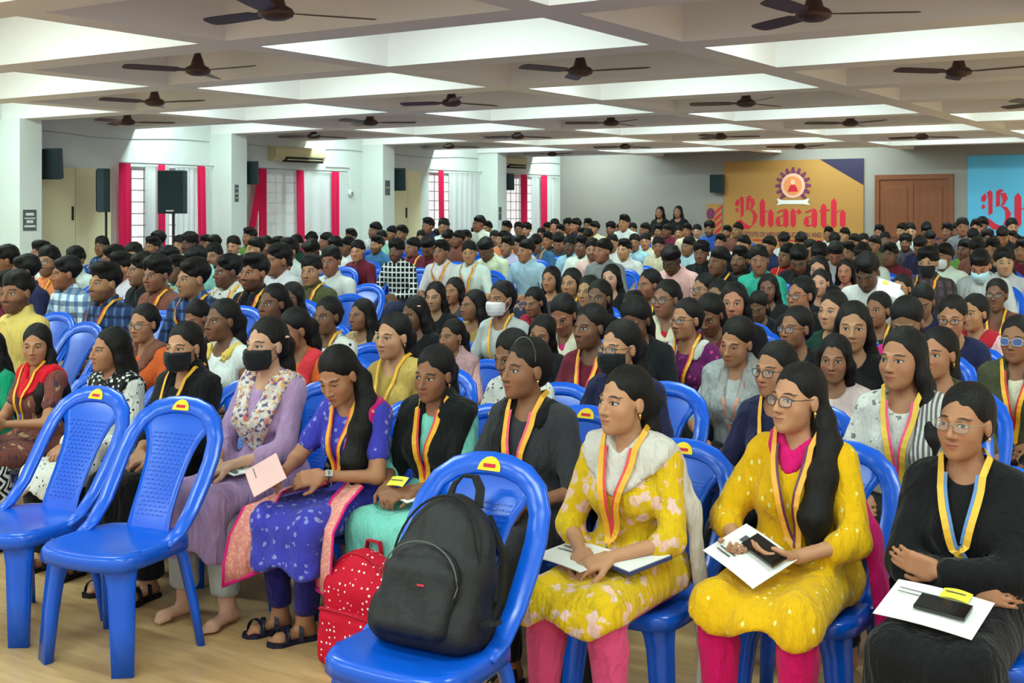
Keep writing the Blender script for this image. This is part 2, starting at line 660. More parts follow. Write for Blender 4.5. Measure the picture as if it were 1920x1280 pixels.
def pat_stripes(name, c0, c1, scale=30.0, ax=2, w=0.5, noise=0.5):
    m = cloth_base(name)
    q = m.xyz(m.coord('Object'))
    m.base(m.mix((q[ax] * scale + m.noise(8.0, 1.0) * noise).fract().lt(w), c0, c1)); fold_bump(m)
    return m.m

def sheer(name, alpha=0.7):
    m = cloth_base(name)
    n = m.noise(9.0, 4.0)
    m.base(m.mix(n * 0.25, m.objcolor(), m.mix(0.5, m.objcolor(), (0.1, 0.1, 0.1))))
    m.b.inputs['Alpha'].default_value = alpha
    fold_bump(m, 0.6)
    return m.m

M = {}
M['skin'] = make_skin(); M['hair'] = make_hair(); M['cloth'] = make_cloth(); M['sheer'] = sheer('sheer_cloth', 0.75)
M['mask'] = plain('mask_cloth', (0.5, 0.5, 0.5), 0.9, 0.1)
mm = cloth_base('mask_fabric'); mm.base(mm.objcolor()); mm.bump(mm.noise(120.0, 2.0), 0.2, 0.002); M['mask'] = mm.m
mm = Mat('ribbon', 0.45, 0.4); mm.base(mm.mix(mm.noise(40.0, 1.0) * 0.25, mm.objcolor(), (0.3, 0.05, 0.02))); M['ribbon'] = mm.m
M['gold'] = plain('gold', (0.8, 0.55, 0.2), 0.3, 0.5, 1.0)
M['steel'] = plain('steel', (0.55, 0.55, 0.55), 0.3, 0.5, 1.0)
M['black_plastic'] = plain('black_plastic', (0.012, 0.012, 0.014), 0.4, 0.4)
M['sole'] = plain('sandal_sole', (0.02, 0.02, 0.05), 0.7)
mm = Mat('lens', 0.08, 0.5); mm.base((0.9, 0.9, 0.95)); mm.b.inputs['Alpha'].default_value = 0.07; M['lens'] = mm.m
mm = Mat('mirror_lens', 0.1, 0.8); mm.base((0.25, 0.4, 0.8)); mm.b.inputs['Metallic'].default_value = 0.7; M['mirror_lens'] = mm.m

SKIN = {'a': srgb(186, 136, 104), 'b': srgb(166, 116, 86), 'c': srgb(138, 94, 69), 'd': srgb(106, 72, 53), 'e': srgb(76, 52, 40), 'p': srgb(198, 152, 126)}
HAIR = (0.0042, 0.0036, 0.0038)


# ------------------------------------------------------------------ a seated body from joints
def hand_prims(W, d, n, t, curl, k=0.006, spread=0.0):
    """Palm and five fingers: d towards the fingertips, n out of the palm, t towards the thumb."""
    d = nrm(d); n = nrm(n - d * (n @ d)); t = nrm(t - d * (t @ d) - n * (t @ n))
    R = np.stack([d, t, n], 1)
    P = [Box(W + d * 0.045, (0.046, 0.037, 0.0135), R, 0.012, 0.012, tag='hand')]
    offs, lens = (0.0275, 0.0095, -0.009, -0.0265), (0.068, 0.078, 0.072, 0.056)
    for o, L, cu in zip(offs, lens, (0.9, 1.0, 1.05, 1.15)):
        p = W + d * (0.086 - abs(o) * 0.25) + t * o
        ang = 0.0
        dd = nrm(d + t * o * spread * 10)
        for q, (fr, c_) in enumerate(((0.44, 0.8), (0.32, 1.0), (0.24, 0.7))):
            ang += math.radians(curl * cu * c_)
            v = dd * math.cos(ang) + n * math.sin(ang)
            e = p + v * L * fr
            P.append(Cap(p, e, 0.0088 - 0.0008 * q, 0.0082 - 0.0009 * q, k if q == 0 else 0.003, tag='hand'))
            p = e
    p = W + d * 0.022 + t * 0.030
    v = nrm(d * 0.75 + t * 0.62 + n * 0.25)
    e = p + v * 0.042
    P.append(Cap(p, e, 0.0135, 0.0105, 0.01, tag='hand'))
    v2 = nrm(d * 0.95 + t * 0.12 + n * (0.2 + 0.006 * curl))
    P.append(Cap(e, e + v2 * 0.033, 0.0102, 0.0082, 0.003, tag='hand'))
    return P


class Body:
    def __init__(s, sex='f', lean=6, twist=0, side=0, head=(0, 0, 0), L=None, R=None, kneeL=None, kneeR=None,
                 footL=None, footR=None, bulk=1.0, hand=True, neckf=0.0, fat=1.0, jawopen=0.0):
        f = sex == 'f'
        s.sex = sex
        s.pel = V(0, 0, 0.535)
        s.TR = rotz(twist) @ roty(side) @ rotx(lean)
        T = s.T
        sw = 0.137 if f else 0.168
        b = bulk
        tor = [Ell((0, 0.01, 0.535), (0.165 * b, 0.115 * b, 0.10), k=0.05),
               Ell(T(0, 0.0, 0.13), (0.122 * b, 0.088 * b, 0.14), s.TR, k=0.06),
               Ell(T(0, 0.0, 0.29), ((0.130 if f else 0.152) * b, (0.092 if f else 0.10) * b, 0.15), s.TR, k=0.06)]
        if f:
            for q in (-1, 1):
                tor.append(Ell(T(0.06 * q * b, -0.074 * b, 0.275), (0.056 * b, 0.052 * b, 0.058), s.TR, k=0.045))
        else:
            tor.append(Ell(T(0, -0.055, 0.34), (0.12 * b, 0.05, 0.08), s.TR, k=0.05))
        tor.append(Cap(T(-sw + 0.02, 0.012, 0.395), T(sw - 0.02, 0.012, 0.395), 0.05, 0.05, 0.05))
        for q in (-1, 1):
            tor.append(Cap(T(0.03 * q, 0.022, 0.445), T((sw - 0.02) * q, 0.012, 0.408), 0.042, 0.038, 0.045))
        for p in tor: p.tag = 'torso'
        s.tor = tor
        s.nb = T(0, 0.012, 0.445)                       # neck base
        # head frame: turn about a pivot above the neck base
        s.HR = s.TR @ rotx(-lean * 0.8) @ rotz(head[0]) @ rotx(-head[1]) @ roty(head[2])
        piv = s.nb + s.TR @ V(0, -0.012 - neckf, 0.062 if f else 0.054)
        hs = 1.0 if f else 1.06
        s.hs = hs
        s.HT = piv + s.HR @ V(0, -0.022, 0.098 * hs)
        H = s.H
        E = lambda c, r, k=0.02, op='u': Ell(H(*c), np.array(r) * hs, s.HR, k, op, 'head')
        C_ = lambda a, c, ra, rb, k=0.012: Cap(H(*a), H(*c), ra * hs, rb * hs, k, tag='head')
        fw = 1.0 * fat if f else 1.03 * fat
        hd = [E((0, 0.022, 0.032), (0.071, 0.088, 0.080)),
              E((0, -0.022, -0.030), (0.0605 * fw, 0.062, 0.078), 0.03),
              E((0, -0.040, -0.074 - jawopen), ((0.043 if f else 0.049) * fw, 0.042, 0.036), 0.03),
              E((0, -0.069, -0.098 - jawopen), (0.018 if f else 0.022, 0.016, 0.014), 0.025)]
        for q in (-1, 1):
            hd.append(E((0.036 * q * fw, -0.052, -0.03), (0.022, 0.022, 0.024), 0.025))
            hd.append(C_((0.014 * q, -0.0795, 0.019), (0.045 * q, -0.066, 0.019), 0.006, 0.005))
        for q in (-1, 1):
            hd.append(E((0.031 * q, -0.094, 0.0), (0.0165, 0.017, 0.0105), 0.01, 's'))
        for q in (-1, 1):
            hd.append(E((0.031 * q, -0.0655, 0.0), (0.0145, 0.0138, 0.0125), 0.003))
            hd.append(E((0.073 * q, 0.012, -0.012), (0.0085, 0.019, 0.030), 0.006))
        hd += [C_((0, -0.079, 0.010), (0, -0.101, -0.029), 0.0065, 0.0095, 0.014),
               E((0, -0.103, -0.034), (0.0105, 0.010, 0.0095), 0.006)]
        for q in (-1, 1):
            hd.append(E((0.0125 * q, -0.0915, -0.037), (0.0075, 0.009, 0.0075), 0.006))
        hd += [E((0, -0.0855, -0.0575), (0.0215, 0.010, 0.0058), 0.006),
               E((0, -0.0835, -0.0685 - jawopen * 1.3), (0.018, 0.0105, 0.0068), 0.006)]
        s.head = hd
        nr = 0.0405 if f else 0.049
        s.neck = [Cap(s.nb + s.TR @ V(0, 0.004, -0.03), H(0, 0.024, -0.05), nr * 1.1, nr, 0.018, tag='neck'),
                  Cap(s.nb + s.TR @ V(0, 0.004, -0.06), s.nb + s.TR @ V(0, 0.0, 0.0), nr * 1.5, nr, 0.04, tag='neck')]
        # arms
        s.arms = {}
        ua, fa = (0.262, 0.232) if f else (0.285, 0.25)
        s.armp, s.handp = [], []
        ar = 0.92 + 0.3 * (b - 1) if f else 1.08
        for q, spec in ((1, L), (-1, R)):
            S = T(sw * q, 0.012, 0.388)
            if spec is None: spec = dict(w=(0.10, -0.28, 0.60), d=(-0.35, -0.9, -0.12), n=(0, 0.1, -1), c=22)
            w = V(*spec['w']) * V(q, 1, 1) if not spec.get('abs') else V(*spec['w'])
            v = w - S; D = np.linalg.norm(v)
            mx = (ua + fa) * 0.985
            if D > mx: w = S + v / D * mx; v = w - S; D = mx
            pole = V(*spec.get('pole', (0.75, 0.45, -0.55))) * V(q, 1, 1)
            ex = v / D
            a = (ua * ua - fa * fa + D * D) / (2 * D)
            hgt = math.sqrt(max(1e-5, ua * ua - a * a))
            pv = nrm(pole - ex * (pole @ ex))
            el = S + ex * a + pv * hgt
            s.arms[q] = dict(S=S, E=el, W=w)
            s.armp += [Cap(S, el, 0.044 * ar, 0.035 * ar, 0.03, tag='uarm'), Cap(el, S * 0.25 + el * 0.75, 0.036 * ar, 0.037 * ar, 0.02, tag='uarm'),
                       Cap(el, w, 0.036 * ar, 0.0235 * ar, 0.015, tag='farm')]
            d = V(*spec['d']) * V(q, 1, 1); n_ = V(*spec['n']) * V(q, 1, 1)
            dn = nrm(d); nn = nrm(n_ - dn * (n_ @ dn))
            t_ = np.cross(nn, dn) * q * -1.0
            if 't' in spec: t_ = V(*spec['t']) * V(q, 1, 1)
            s.arms[q].update(d=dn, n=nn, t=nrm(t_))
            if hand: s.handp += hand_prims(w, dn, nn, t_, spec.get('c', 22))
            else: s.handp += [Ell(w + dn * 0.08, (0.04, 0.09, 0.03), np.stack([nrm(t_), dn, nn], 1), 0.02, tag='hand')]
        # legs
        s.legp, s.legs = [], {}
        for q, kn, ft in ((1, kneeL, footL), (-1, kneeR, footR)):
            hip = V(0.085 * q, -0.01, 0.525)
            k_ = V(0.11 * q, -0.43, 0.505) if kn is None else V(*kn)
            an = V(k_[0] + 0.01 * q, k_[1] + 0.05, 0.085) if ft is None else V(*ft[:3])
            fd = nrm(V(0.12 * q, -1, 0)) if ft is None or len(ft) < 5 else nrm(V(ft[3], ft[4], 0))
            lr = 1.0 if f else 1.05
            s.legp += [Cap(hip, k_, 0.088 * lr * b, 0.058 * lr, 0.05, tag='thigh'), Cap(k_, an, 0.054 * lr, 0.036 * lr, 0.03, tag='calf'),
                       Cap(k_ * 0.7 + an * 0.3 + V(0, 0.02, 0), k_ * 0.45 + an * 0.55 + V(0, 0.012, 0), 0.048 * lr, 0.035, 0.03, tag='calf'),
                       Cap(an, V(an[0], an[1] + 0.03, 0.035), 0.035, 0.03, 0.02, tag='foot'),
                       Cap(V(an[0], an[1] + 0.03, 0.034), V(an[0], an[1], 0.03) + fd * 0.115, 0.032, 0.03, 0.02, (V(0, 0, 1), 0.75), tag='foot')]
            sd = np.cross(fd, V(0, 0, 1))
            for j, (o, L_) in enumerate(((-0.026, 0.15), (-0.010, 0.155), (0.003, 0.148), (0.015, 0.138), (0.026, 0.125))):
                o = o * q
                s.legp.append(Cap(V(an[0], an[1], 0.022) + fd * 0.10 + sd * -o, V(an[0], an[1], 0.014) + fd * L_ + sd * -o,
                                  0.013 if j == 0 else 0.010, 0.011 if j == 0 else 0.0085, 0.006, tag='foot'))
            s.legs[q] = dict(hip=hip, knee=k_, ankle=an, fd=fd)

    def T(s, x, y, z):
        return s.pel + s.TR @ V(x, y, z)

    def H(s, x, y, z):
        return s.HT + s.HR @ (V(x, y, z) * s.hs)

    def prims(s):
        return s.tor + s.neck + s.head + s.armp + s.handp + s.legp

    def mesh(s, name, fine=0.0048, hfine=0.0052, coarse=0.016):
        P = s.prims()
        lo = np.min([p.box()[0] for p in P], 0) - 0.03; hi = np.max([p.box()[1] for p in P], 0) + 0.03
        fx, fy, fz = [], [], []
        for ps, st in ((s.head, fine), (s.handp, hfine)):
            if st >= coarse: continue
            a = np.min([p.box()[0] for p in ps], 0) - 0.006; b = np.max([p.box()[1] for p in ps], 0) + 0.006
            if ps is s.handp and b[2] - a[2] > 0.35:       # one hand raised: refine each on its own
                half = len(ps) // 2
                for pp in (ps[:half], ps[half:]):
                    a = np.min([p.box()[0] for p in pp], 0) - 0.006; b = np.max([p.box()[1] for p in pp], 0) + 0.006
                    fx.append((a[0], b[0], st)); fy.append((a[1], b[1], st)); fz.append((a[2], b[2], st))
                continue
            fx.append((a[0], b[0], st)); fy.append((a[1], b[1], st)); fz.append((a[2], b[2], st))
        if getattr(s, 'toes', False):
            ft = [p for p in s.legp if p.tag == 'foot']
            a = np.min([p.box()[0] for p in ft], 0) - 0.006; b = np.max([p.box()[1] for p in ft], 0) + 0.006
            fx.append((a[0], b[0], 0.008)); fy.append((a[1], a[1] + 0.12, 0.008)); fz.append((-0.02, 0.06, 0.008))
        g = (axis(lo[0], hi[0], coarse, fx), axis(lo[1], hi[1], coarse, fy), axis(lo[2], hi[2], coarse, fz))
        Pv, Q = nets(field(P, g), g, 1 if fine < 0.006 else 0)
        me = mesh_np(name, Pv, Q)
        hl = (Pv - s.HT) @ s.HR / s.hs
        at = me.attributes.new('face', 'FLOAT_VECTOR', 'POINT')
        at.data.foreach_set('vector', np.ascontiguousarray(hl, np.float32).ravel())
        me.materials.append(M['skin'])
        return me


def sdf_mesh(name, prims, step, off=0.0, cut=None, disp=None, relax=1, mat=None, extra=None, pad=0.02):
    """Mesh of a set of primitives grown by off, trimmed by cut(x, y, z) > 0 and rippled by disp."""
    lo = np.min([p.box()[0] for p in prims if p.op == 'u'], 0) - off - pad
    hi = np.max([p.box()[1] for p in prims if p.op == 'u'], 0) + off + pad
    g = tuple(axis(lo[i], hi[i], step, []) for i in range(3))
    D = field(prims, g, off)
    x, y, z = g[0][:, None, None], g[1][None, :, None], g[2][None, None, :]
    if disp is not None: D = D + disp(x, y, z).astype(np.float32)
    if cut is not None: D = np.maximum(D, cut(x, y, z).astype(np.float32))
    Pv, Q = nets(D, g, relax)
    me = mesh_np(name, Pv, Q)
    if mat is not None: me.materials.append(mat)
    return me

def band(pts, hw):
    """Region within hw of a polyline, as a function of x, y, z (negative inside)."""
    caps = [Cap(pts[i], pts[i + 1], hw if np.isscalar(hw) else hw[i], hw if np.isscalar(hw) else hw[i + 1], 0.01) for i in range(len(pts) - 1)]
    def fn(x, y, z):
        d = None
        for c in caps:
            e = c.ev(x, y, z); d = e if d is None else np.minimum(d, e)
        return d
    return fn


# ------------------------------------------------------------------ hair
def hair_mesh(B, style, step, name='hair', seed=0.0, extra=None):
    H = B.H; hs = B.hs
    E = lambda c, r, k=0.02, op='u': Ell(H(*c), np.array(r) * hs, B.HR, k, op)
    P = []
    f = B.sex == 'f'
    if f:
        P.append(E((0, 0.0315, 0.0385), (0.0808, 0.0945, 0.0872)))
        P.append(E((0, 0.06, -0.015), (0.066, 0.062, 0.07), 0.03))
        P.append(E((0, -0.125, -0.016), (0.066, 0.088, 0.096), 0.012, 's'))
        if style not in ('open', 'bob'):
            for q in (-1, 1): P.append(E((0.078 * q, -0.006, -0.045), (0.03, 0.042, 0.05), 0.01, 's'))
        P.append(Cap(H(0, -0.08, 0.095), H(0, 0.03, 0.128), 0.006 * hs, 0.005 * hs, 0.01, op='s'))
    else:
        P.append(E((0, 0.029, 0.039), (0.0798, 0.0962, 0.0895)))
        if style == 'quiff': P.append(E((0.008, -0.020, 0.094), (0.066, 0.068, 0.040), 0.025))
        elif style == 'fringe': P.append(E((0.014, -0.036, 0.082), (0.058, 0.042, 0.028), 0.02))
        elif style == 'curly': P.append(E((0, 0.010, 0.070), (0.088, 0.094, 0.070), 0.02))
        else: P.append(E((0, 0.008, 0.078), (0.070, 0.076, 0.046), 0.02))
        P.append(E((0, -0.130, -0.022), (0.07, 0.088, 0.100), 0.012, 's'))
        for q in (-1, 1): P.append(E((0.08 * q, 0.0, -0.055), (0.03, 0.05, 0.055), 0.008, 's'))
        P.append(E((0, 0.06, -0.125), (0.12, 0.10, 0.06), 0.01, 's'))
    T = B.T
    def chain(pts, rs, k=0.03, flat=None):
        for i in range(len(pts) - 1):
            P.append(Cap(pts[i], pts[i + 1], rs[i], rs[i + 1], k, flat))
    if f:
        if style == 'bun':
            P.append(E((0, 0.125, 0.01), (0.042, 0.035, 0.04), 0.015))
        elif style == 'pony':
            chain([H(0, 0.10, 0.02), H(0, 0.135, -0.02), H(0, 0.12, -0.12), T(0, 0.13, 0.32), T(0, 0.125, 0.16)], [0.028, 0.036, 0.046, 0.042, 0.02])
        elif style == 'sideL' or style == 'sideR':
            q = 1 if style == 'sideL' else -1
            chain([H(0.0, 0.095, -0.01), H(0.055 * q, 0.075, -0.075), T(0.10 * q, -0.01, 0.455), T(0.105 * q, -0.085, 0.36), T(0.10 * q, -0.15, 0.24), T(0.10 * q, -0.155, 0.12)],
                  [0.035, 0.042, 0.046, 0.05, 0.052, 0.022])
        elif style == 'braidL' or style == 'braidR':
            q = 1 if style == 'braidL' else -1
            pts = [H(0.0, 0.09, -0.03), H(0.05 * q, 0.06, -0.09), T(0.075 * q, -0.035, 0.43), T(0.085 * q, -0.105, 0.34), T(0.08 * q, -0.15, 0.25), T(0.075 * q, -0.145, 0.13), T(0.07 * q, -0.145, 0.02)]
            chain(pts, [0.032, 0.030, 0.028, 0.027, 0.026, 0.023, 0.012], 0.02)
        elif style == 'open':
            for q in (-1, 1):
                chain([H(0.066 * q, 0.01, 0.02), H(0.076 * q, 0.025, -0.06), H(0.078 * q, 0.04, -0.13), T(0.085 * q, 0.045, 0.36), T(0.08 * q, 0.06, 0.24)], [0.022, 0.026, 0.032, 0.034, 0.016])
            chain([H(0, 0.09, -0.03), H(0, 0.10, -0.12), T(0, 0.10, 0.30), T(0, 0.10, 0.16)], [0.05, 0.062, 0.07, 0.03], 0.04)
        elif style == 'openL':
            chain([H(0.066, 0.015, 0.0), H(0.078, 0.02, -0.07), T(0.095, -0.02, 0.42), T(0.11, -0.075, 0.32), T(0.11, -0.10, 0.22)], [0.02, 0.028, 0.036, 0.038, 0.016])
            chain([H(0, 0.09, -0.03), H(0.01, 0.105, -0.12), T(0.02, 0.11, 0.30), T(0.03, 0.11, 0.12)], [0.05, 0.06, 0.066, 0.03], 0.04)
        elif style == 'bob':
            for q in (-1, 1):
                chain([H(0.064 * q, -0.01, 0.03), H(0.077 * q, 0.0, -0.04), H(0.072 * q, 0.015, -0.13)], [0.022, 0.026, 0.028])
            chain([H(0, 0.085, -0.02), H(0, 0.085, -0.13)], [0.06, 0.062], 0.04)
    if extra: P += extra
    amp = 0.0022 if f else (0.0085 if style == 'curly' else 0.0065)
    fr = 95.0 if f else (70.0 if style == 'curly' else 60.0)
    return sdf_mesh(name, P, step, disp=lambda x, y, z: amp * wob(x, y, z * (0.25 if f else 0.8), fr, seed), mat=M['hair'])


# ------------------------------------------------------------------ garments
def folds(amp=0.004, s=22.0, seed=0.0):
    return lambda x, y, z: amp * (wob(x * 1.2, y * 1.0, z * 0.55, s, seed) * 0.8 + 0.6 * wob(x + 0.4 * z, y, z * 0.7, s * 2.1, seed + 4) + 0.35 * wob(x - 0.5 * z, y + 0.3 * z, z * 0.5, s * 3.6, seed + 9))

def sleeve_prims(B, length, r=0.0, k=0.04):
    """length up to 1 covers the upper arm, up to 2 the forearm."""
    P = []
    for q in (1, -1):
        a = B.arms[q]; S, E_, W = a['S'], a['E'], a['W']
        t = min(1.0, length)
        P.append(Cap(S, S + (E_ - S) * t, (0.044 if B.sex == 'f' else 0.048) + r, 0.040 + r, k * 0.7))
        if length > 1:
            u = length - 1
            P.append(Cap(E_, E_ + (W - E_) * u, 0.040 + r, 0.040 - 0.012 * u + r * 0.8, 0.02))
    return P

def top_mesh(B, step, sleeve=0.6, off=0.011, neck='round', lap=None, hem=0.45, seed=0.0, amp=0.004, collar=False, loose=0.0, mat=None, name='top', trail=True, cutfn=None):
    amp = amp * 1.25
    P = [p for p in B.tor]
    P = P + sleeve_prims(B, sleeve, loose * 0.5)
    T = B.T
    if loose: P += [Cap(T(0, 0, 0.05), T(0, 0, 0.28), 0.12 + loose, 0.11 + loose, 0.05, (V(0, 1, 0), 0.8))]
    if lap:                                    # a tunic lying over the thighs and hanging from the knees
        kn = [B.legs[q]['knee'] for q in (1, -1)]; hp = [B.legs[q]['hip'] for q in (1, -1)]
        for i in (0, 1):
            P.append(Cap(hp[i] + V(0, 0, 0.0), kn[i] + V(0, 0.0, 0.0), 0.095, 0.066, 0.09))
        m0, m1 = (hp[0] + hp[1]) / 2 + V(0, -0.05, 0.035), (kn[0] + kn[1]) / 2 + V(0, 0.02, 0.012)
        P.append(Cap(m0, m1, 0.055, 0.045, 0.06))
        for i in (0, 1):
            P.append(Cap(kn[i] + V(0, -0.01, 0), kn[i] + V(0, -0.035, -lap), 0.062, 0.060, 0.05))
        P.append(Cap(m1 + V(0, -0.05, -0.03), m1 + V(0, -0.075, -lap), 0.045, 0.05, 0.06))
    if neck == 'round': P.append(Ell(T(0, -0.055, 0.475), (0.066, 0.080, 0.074), B.TR, 0.01, 's'))
    elif neck == 'v':
        P.append(Ell(T(0, -0.05, 0.485), (0.07, 0.075, 0.070), B.TR, 0.01, 's'))
        P.append(Cap(T(0, -0.12, 0.45), T(0, -0.15, 0.30), 0.055, 0.012, 0.01, op='s'))
    elif neck == 'high': P.append(Ell(T(0, -0.02, 0.52), (0.07, 0.075, 0.06), B.TR, 0.01, 's'))
    elif neck == 'shirt':
        P.append(Ell(T(0, -0.03, 0.50), (0.058, 0.066, 0.06), B.TR, 0.006, 's'))
        P.append(Cap(T(0, -0.10, 0.46), T(0, -0.15, 0.36), 0.036, 0.008, 0.006, op='s'))
    if collar:
        for q in (-1, 1):
            P.append(Cap(T(0.0, 0.066, 0.500), T(0.058 * q, 0.012, 0.497), 0.012, 0.012, 0.012))
            P.append(Cap(T(0.058 * q, 0.012, 0.497), T(0.030 * q, -0.085, 0.440), 0.012, 0.012, 0.012))
            P.append(Cap(T(0.030 * q, -0.085, 0.440), T(0.066 * q, -0.112, 0.375), 0.013, 0.008, 0.012))
    B.top = [p for p in P]
    zc = hem if not lap else min(B.legs[1]['knee'][2], B.legs[-1]['knee'][2]) - lap
    fl = folds(amp, 20.0, seed)
    def cut(x, y, z):
        if lap:
            yk = (B.legs[1]['knee'][1] + B.legs[-1]['knee'][1]) / 2
            hemz = zc + 0.025 * np.sin(x * 26 + seed) + 0 * y
            back = np.where(y > yk + 0.02, 0.46 - z, -1.0)       # nothing hangs under the thighs
            d = np.maximum(hemz - z, back + 0 * x)
            return np.maximum(d, cutfn(x, y, z)) if cutfn else d
        d = (zc - z) + 0 * x + 0 * y
        return np.maximum(d, cutfn(x, y, z)) if cutfn else d
    return sdf_mesh(name, P, step, off, cut, fl, mat=mat)

def legs_mesh(B, step, off=0.010, ankle=0.10, loose=0.0, mat=None, name='trousers', seed=1.0):
    P = [Ell((0, 0.01, 0.535), (0.165, 0.118, 0.10), k=0.05)]
    for q in (1, -1):
        l = B.legs[q]
        P += [Cap(l['hip'], l['knee'], 0.088, 0.058, 0.05), Cap(l['knee'] * 0.85 + l['ankle'] * 0.15, l['ankle'], 0.056 + loose * 0.6, 0.038 + loose, 0.03),
              Cap(l['knee'] * 0.7 + l['ankle'] * 0.3 + V(0, 0.02, 0), l['knee'] * 0.45 + l['ankle'] * 0.55 + V(0, 0.012, 0), 0.05 + loose * 0.5, 0.036 + loose, 0.03)]
    return sdf_mesh(name, P, step, off, lambda x, y, z: (ankle - z) + 0 * x + 0 * y, folds(0.003, 26.0, seed), mat=mat)

def drape_mesh(B, step, pts, hw, off=0.024, extra=None, seed=0.0, amp=0.004, mat=None, name='dupatta', arms=True, sub=None):
    """A scarf lying on the clothed torso along a polyline, with free-hanging extra pieces."""
    P = list(B.tor) + (sleeve_prims(B, 1.0, 0.006) if arms else []) + [B.neck[0], B.neck[1]]
    bd = band([np.asarray(p) for p in pts], hw)
    ex = extra or []
    lo = np.min([p.box()[0] for p in P + ex], 0) - off - 0.03; hi = np.max([p.box()[1] for p in P + ex], 0) + off + 0.03
    g = tuple(axis(lo[i], hi[i], step, []) for i in range(3))
    x, y, z = g[0][:, None, None], g[1][None, :, None], g[2][None, None, :]
    fl = folds(amp, 34.0, seed)
    D = np.maximum(field(P, g, off), bd(x, y, z))
    if ex: D = smin(D, field(ex, g), 0.02)
    D = D + fl(x, y, z)
    if sub: D = np.maximum(D, -field(sub, g))
    Pv, Q = nets(D.astype(np.float32), g, 1)
    me = mesh_np(name, Pv, Q)
    if mat is not None: me.materials.append(mat)
    return me

def mask_mesh(B, step=0.004, name='face_mask'):
    def cut(x, y, z):
        px, py, pz = x - B.HT[0], y - B.HT[1], z - B.HT[2]
        R = B.HR
        lx = (px * R[0, 0] + py * R[1, 0] + pz * R[2, 0]) / B.hs
        ly = (px * R[0, 1] + py * R[1, 1] + pz * R[2, 1]) / B.hs
        lz = (px * R[0, 2] + py * R[1, 2] + pz * R[2, 2]) / B.hs
        return np.maximum(np.maximum(np.maximum(lz + 0.014, -0.108 - lz), ly + 0.02), np.abs(lx) - 0.064)
    E = lambda c, r, k=0.02: Ell(B.H(*c), np.array(r) * B.hs, B.HR, k)
    P = [h for h in B.head if h.op == 'u'] + [E((0, -0.07, -0.055), (0.046, 0.037, 0.05), 0.03)]
    me = sdf_mesh(name, P, step, 0.006, cut, lambda x, y, z: 0.0012 * np.sin(z * 260.0) + 0 * x + 0 * y, mat=M['mask'])
    return me

def mask_strap(B):
    m = MB()
    for q in (-1, 1):
        m.tube([B.H(0.06 * q, -0.03, -0.03), B.H(0.074 * q, -0.01, -0.005), B.H(0.08 * q, 0.02, 0.01)], 0.0016, 5)
        m.tube([B.H(0.058 * q, -0.03, -0.085), B.H(0.072 * q, 0.0, -0.05), B.H(0.078 * q, 0.022, -0.02)], 0.0016, 5)
    return m.mesh('mask_strap')

def glasses(B, parent, color=(0.01, 0.01, 0.01), w=0.0225, h=0.017, mirror=False):
    m = MB()
    for q in (-1, 1):
        pts = []
        for i in range(18):
            a = 2 * math.pi * i / 18
            ca, sa = math.cos(a), math.sin(a)
            r = (abs(ca) ** 3 + abs(sa) ** 3) ** (-1 / 3.0)
            pts.append(B.H(q * 0.031 + w * ca * r, -0.098 + 0.012 * abs(q * 0.031 + w * ca * r) / 0.05, -0.004 + h * sa * r))
        m.tube(pts, 0.0017 * B.hs, 5, close=True)
        m.tube([B.H(q * 0.052, -0.087, 0.004), B.H(q * 0.069, -0.06, 0.003), B.H(q * 0.077, 0.0, 0.004), B.H(q * 0.076, 0.02, -0.006)], 0.0016, 5)
    m.tube([B.H(-0.0095, -0.0965, 0.002), B.H(0, -0.1, 0.005), B.H(0.0095, -0.0965, 0.002)], 0.0015, 5)
    g = m.build('glasses', M['frame'], parent, smooth=True, color=color)
    for q in (-1, 1):
        ln = MB()
        pts = []
        for i in range(16):
            a = 2 * math.pi * i / 16
            ca, sa = math.cos(a), math.sin(a)
            r = (abs(ca) ** 3 + abs(sa) ** 3) ** (-1 / 3.0)
            pts.append((q * 0.031 + w * ca * r, -0.004 + h * sa * r))
        ln.prism(pts, 0.0, 0.0012, lambda a, b, hh: B.H(a, -0.098 + 0.012 * abs(a) / 0.05 + hh, b))
        ln.build('lens', M['mirror_lens'] if mirror else M['lens'], g)
    return g

mm = Mat('spectacle_frame', 0.35, 0.5); mm.base(mm.objcolor()); M['frame'] = mm.m

def earrings(B, parent, drop=0.0):
    for q in (-1, 1):
        m = MB()
        m.lathe([(0.0001, 0.006), (0.004, 0.004), (0.0055, 0.0), (0.004, -0.004), (0.0001, -0.006 - drop)], 8)
        c = B.H(0.0795 * q, 0.006, -0.044)
        m.v = [(a + c[0], b + c[1], d + c[2]) for a, b, d in m.v]
        m.build('earring', M['gold'], parent, smooth=True)

def ribbon_strip(m, P, G, w, th=0.0016):
    n = len(P)
    prof = [(-w / 2, 0.0), (w / 2, 0.0), (w / 2, th), (-w / 2, th)]
    m.sweep(list(P), prof, up=[g for g in G])

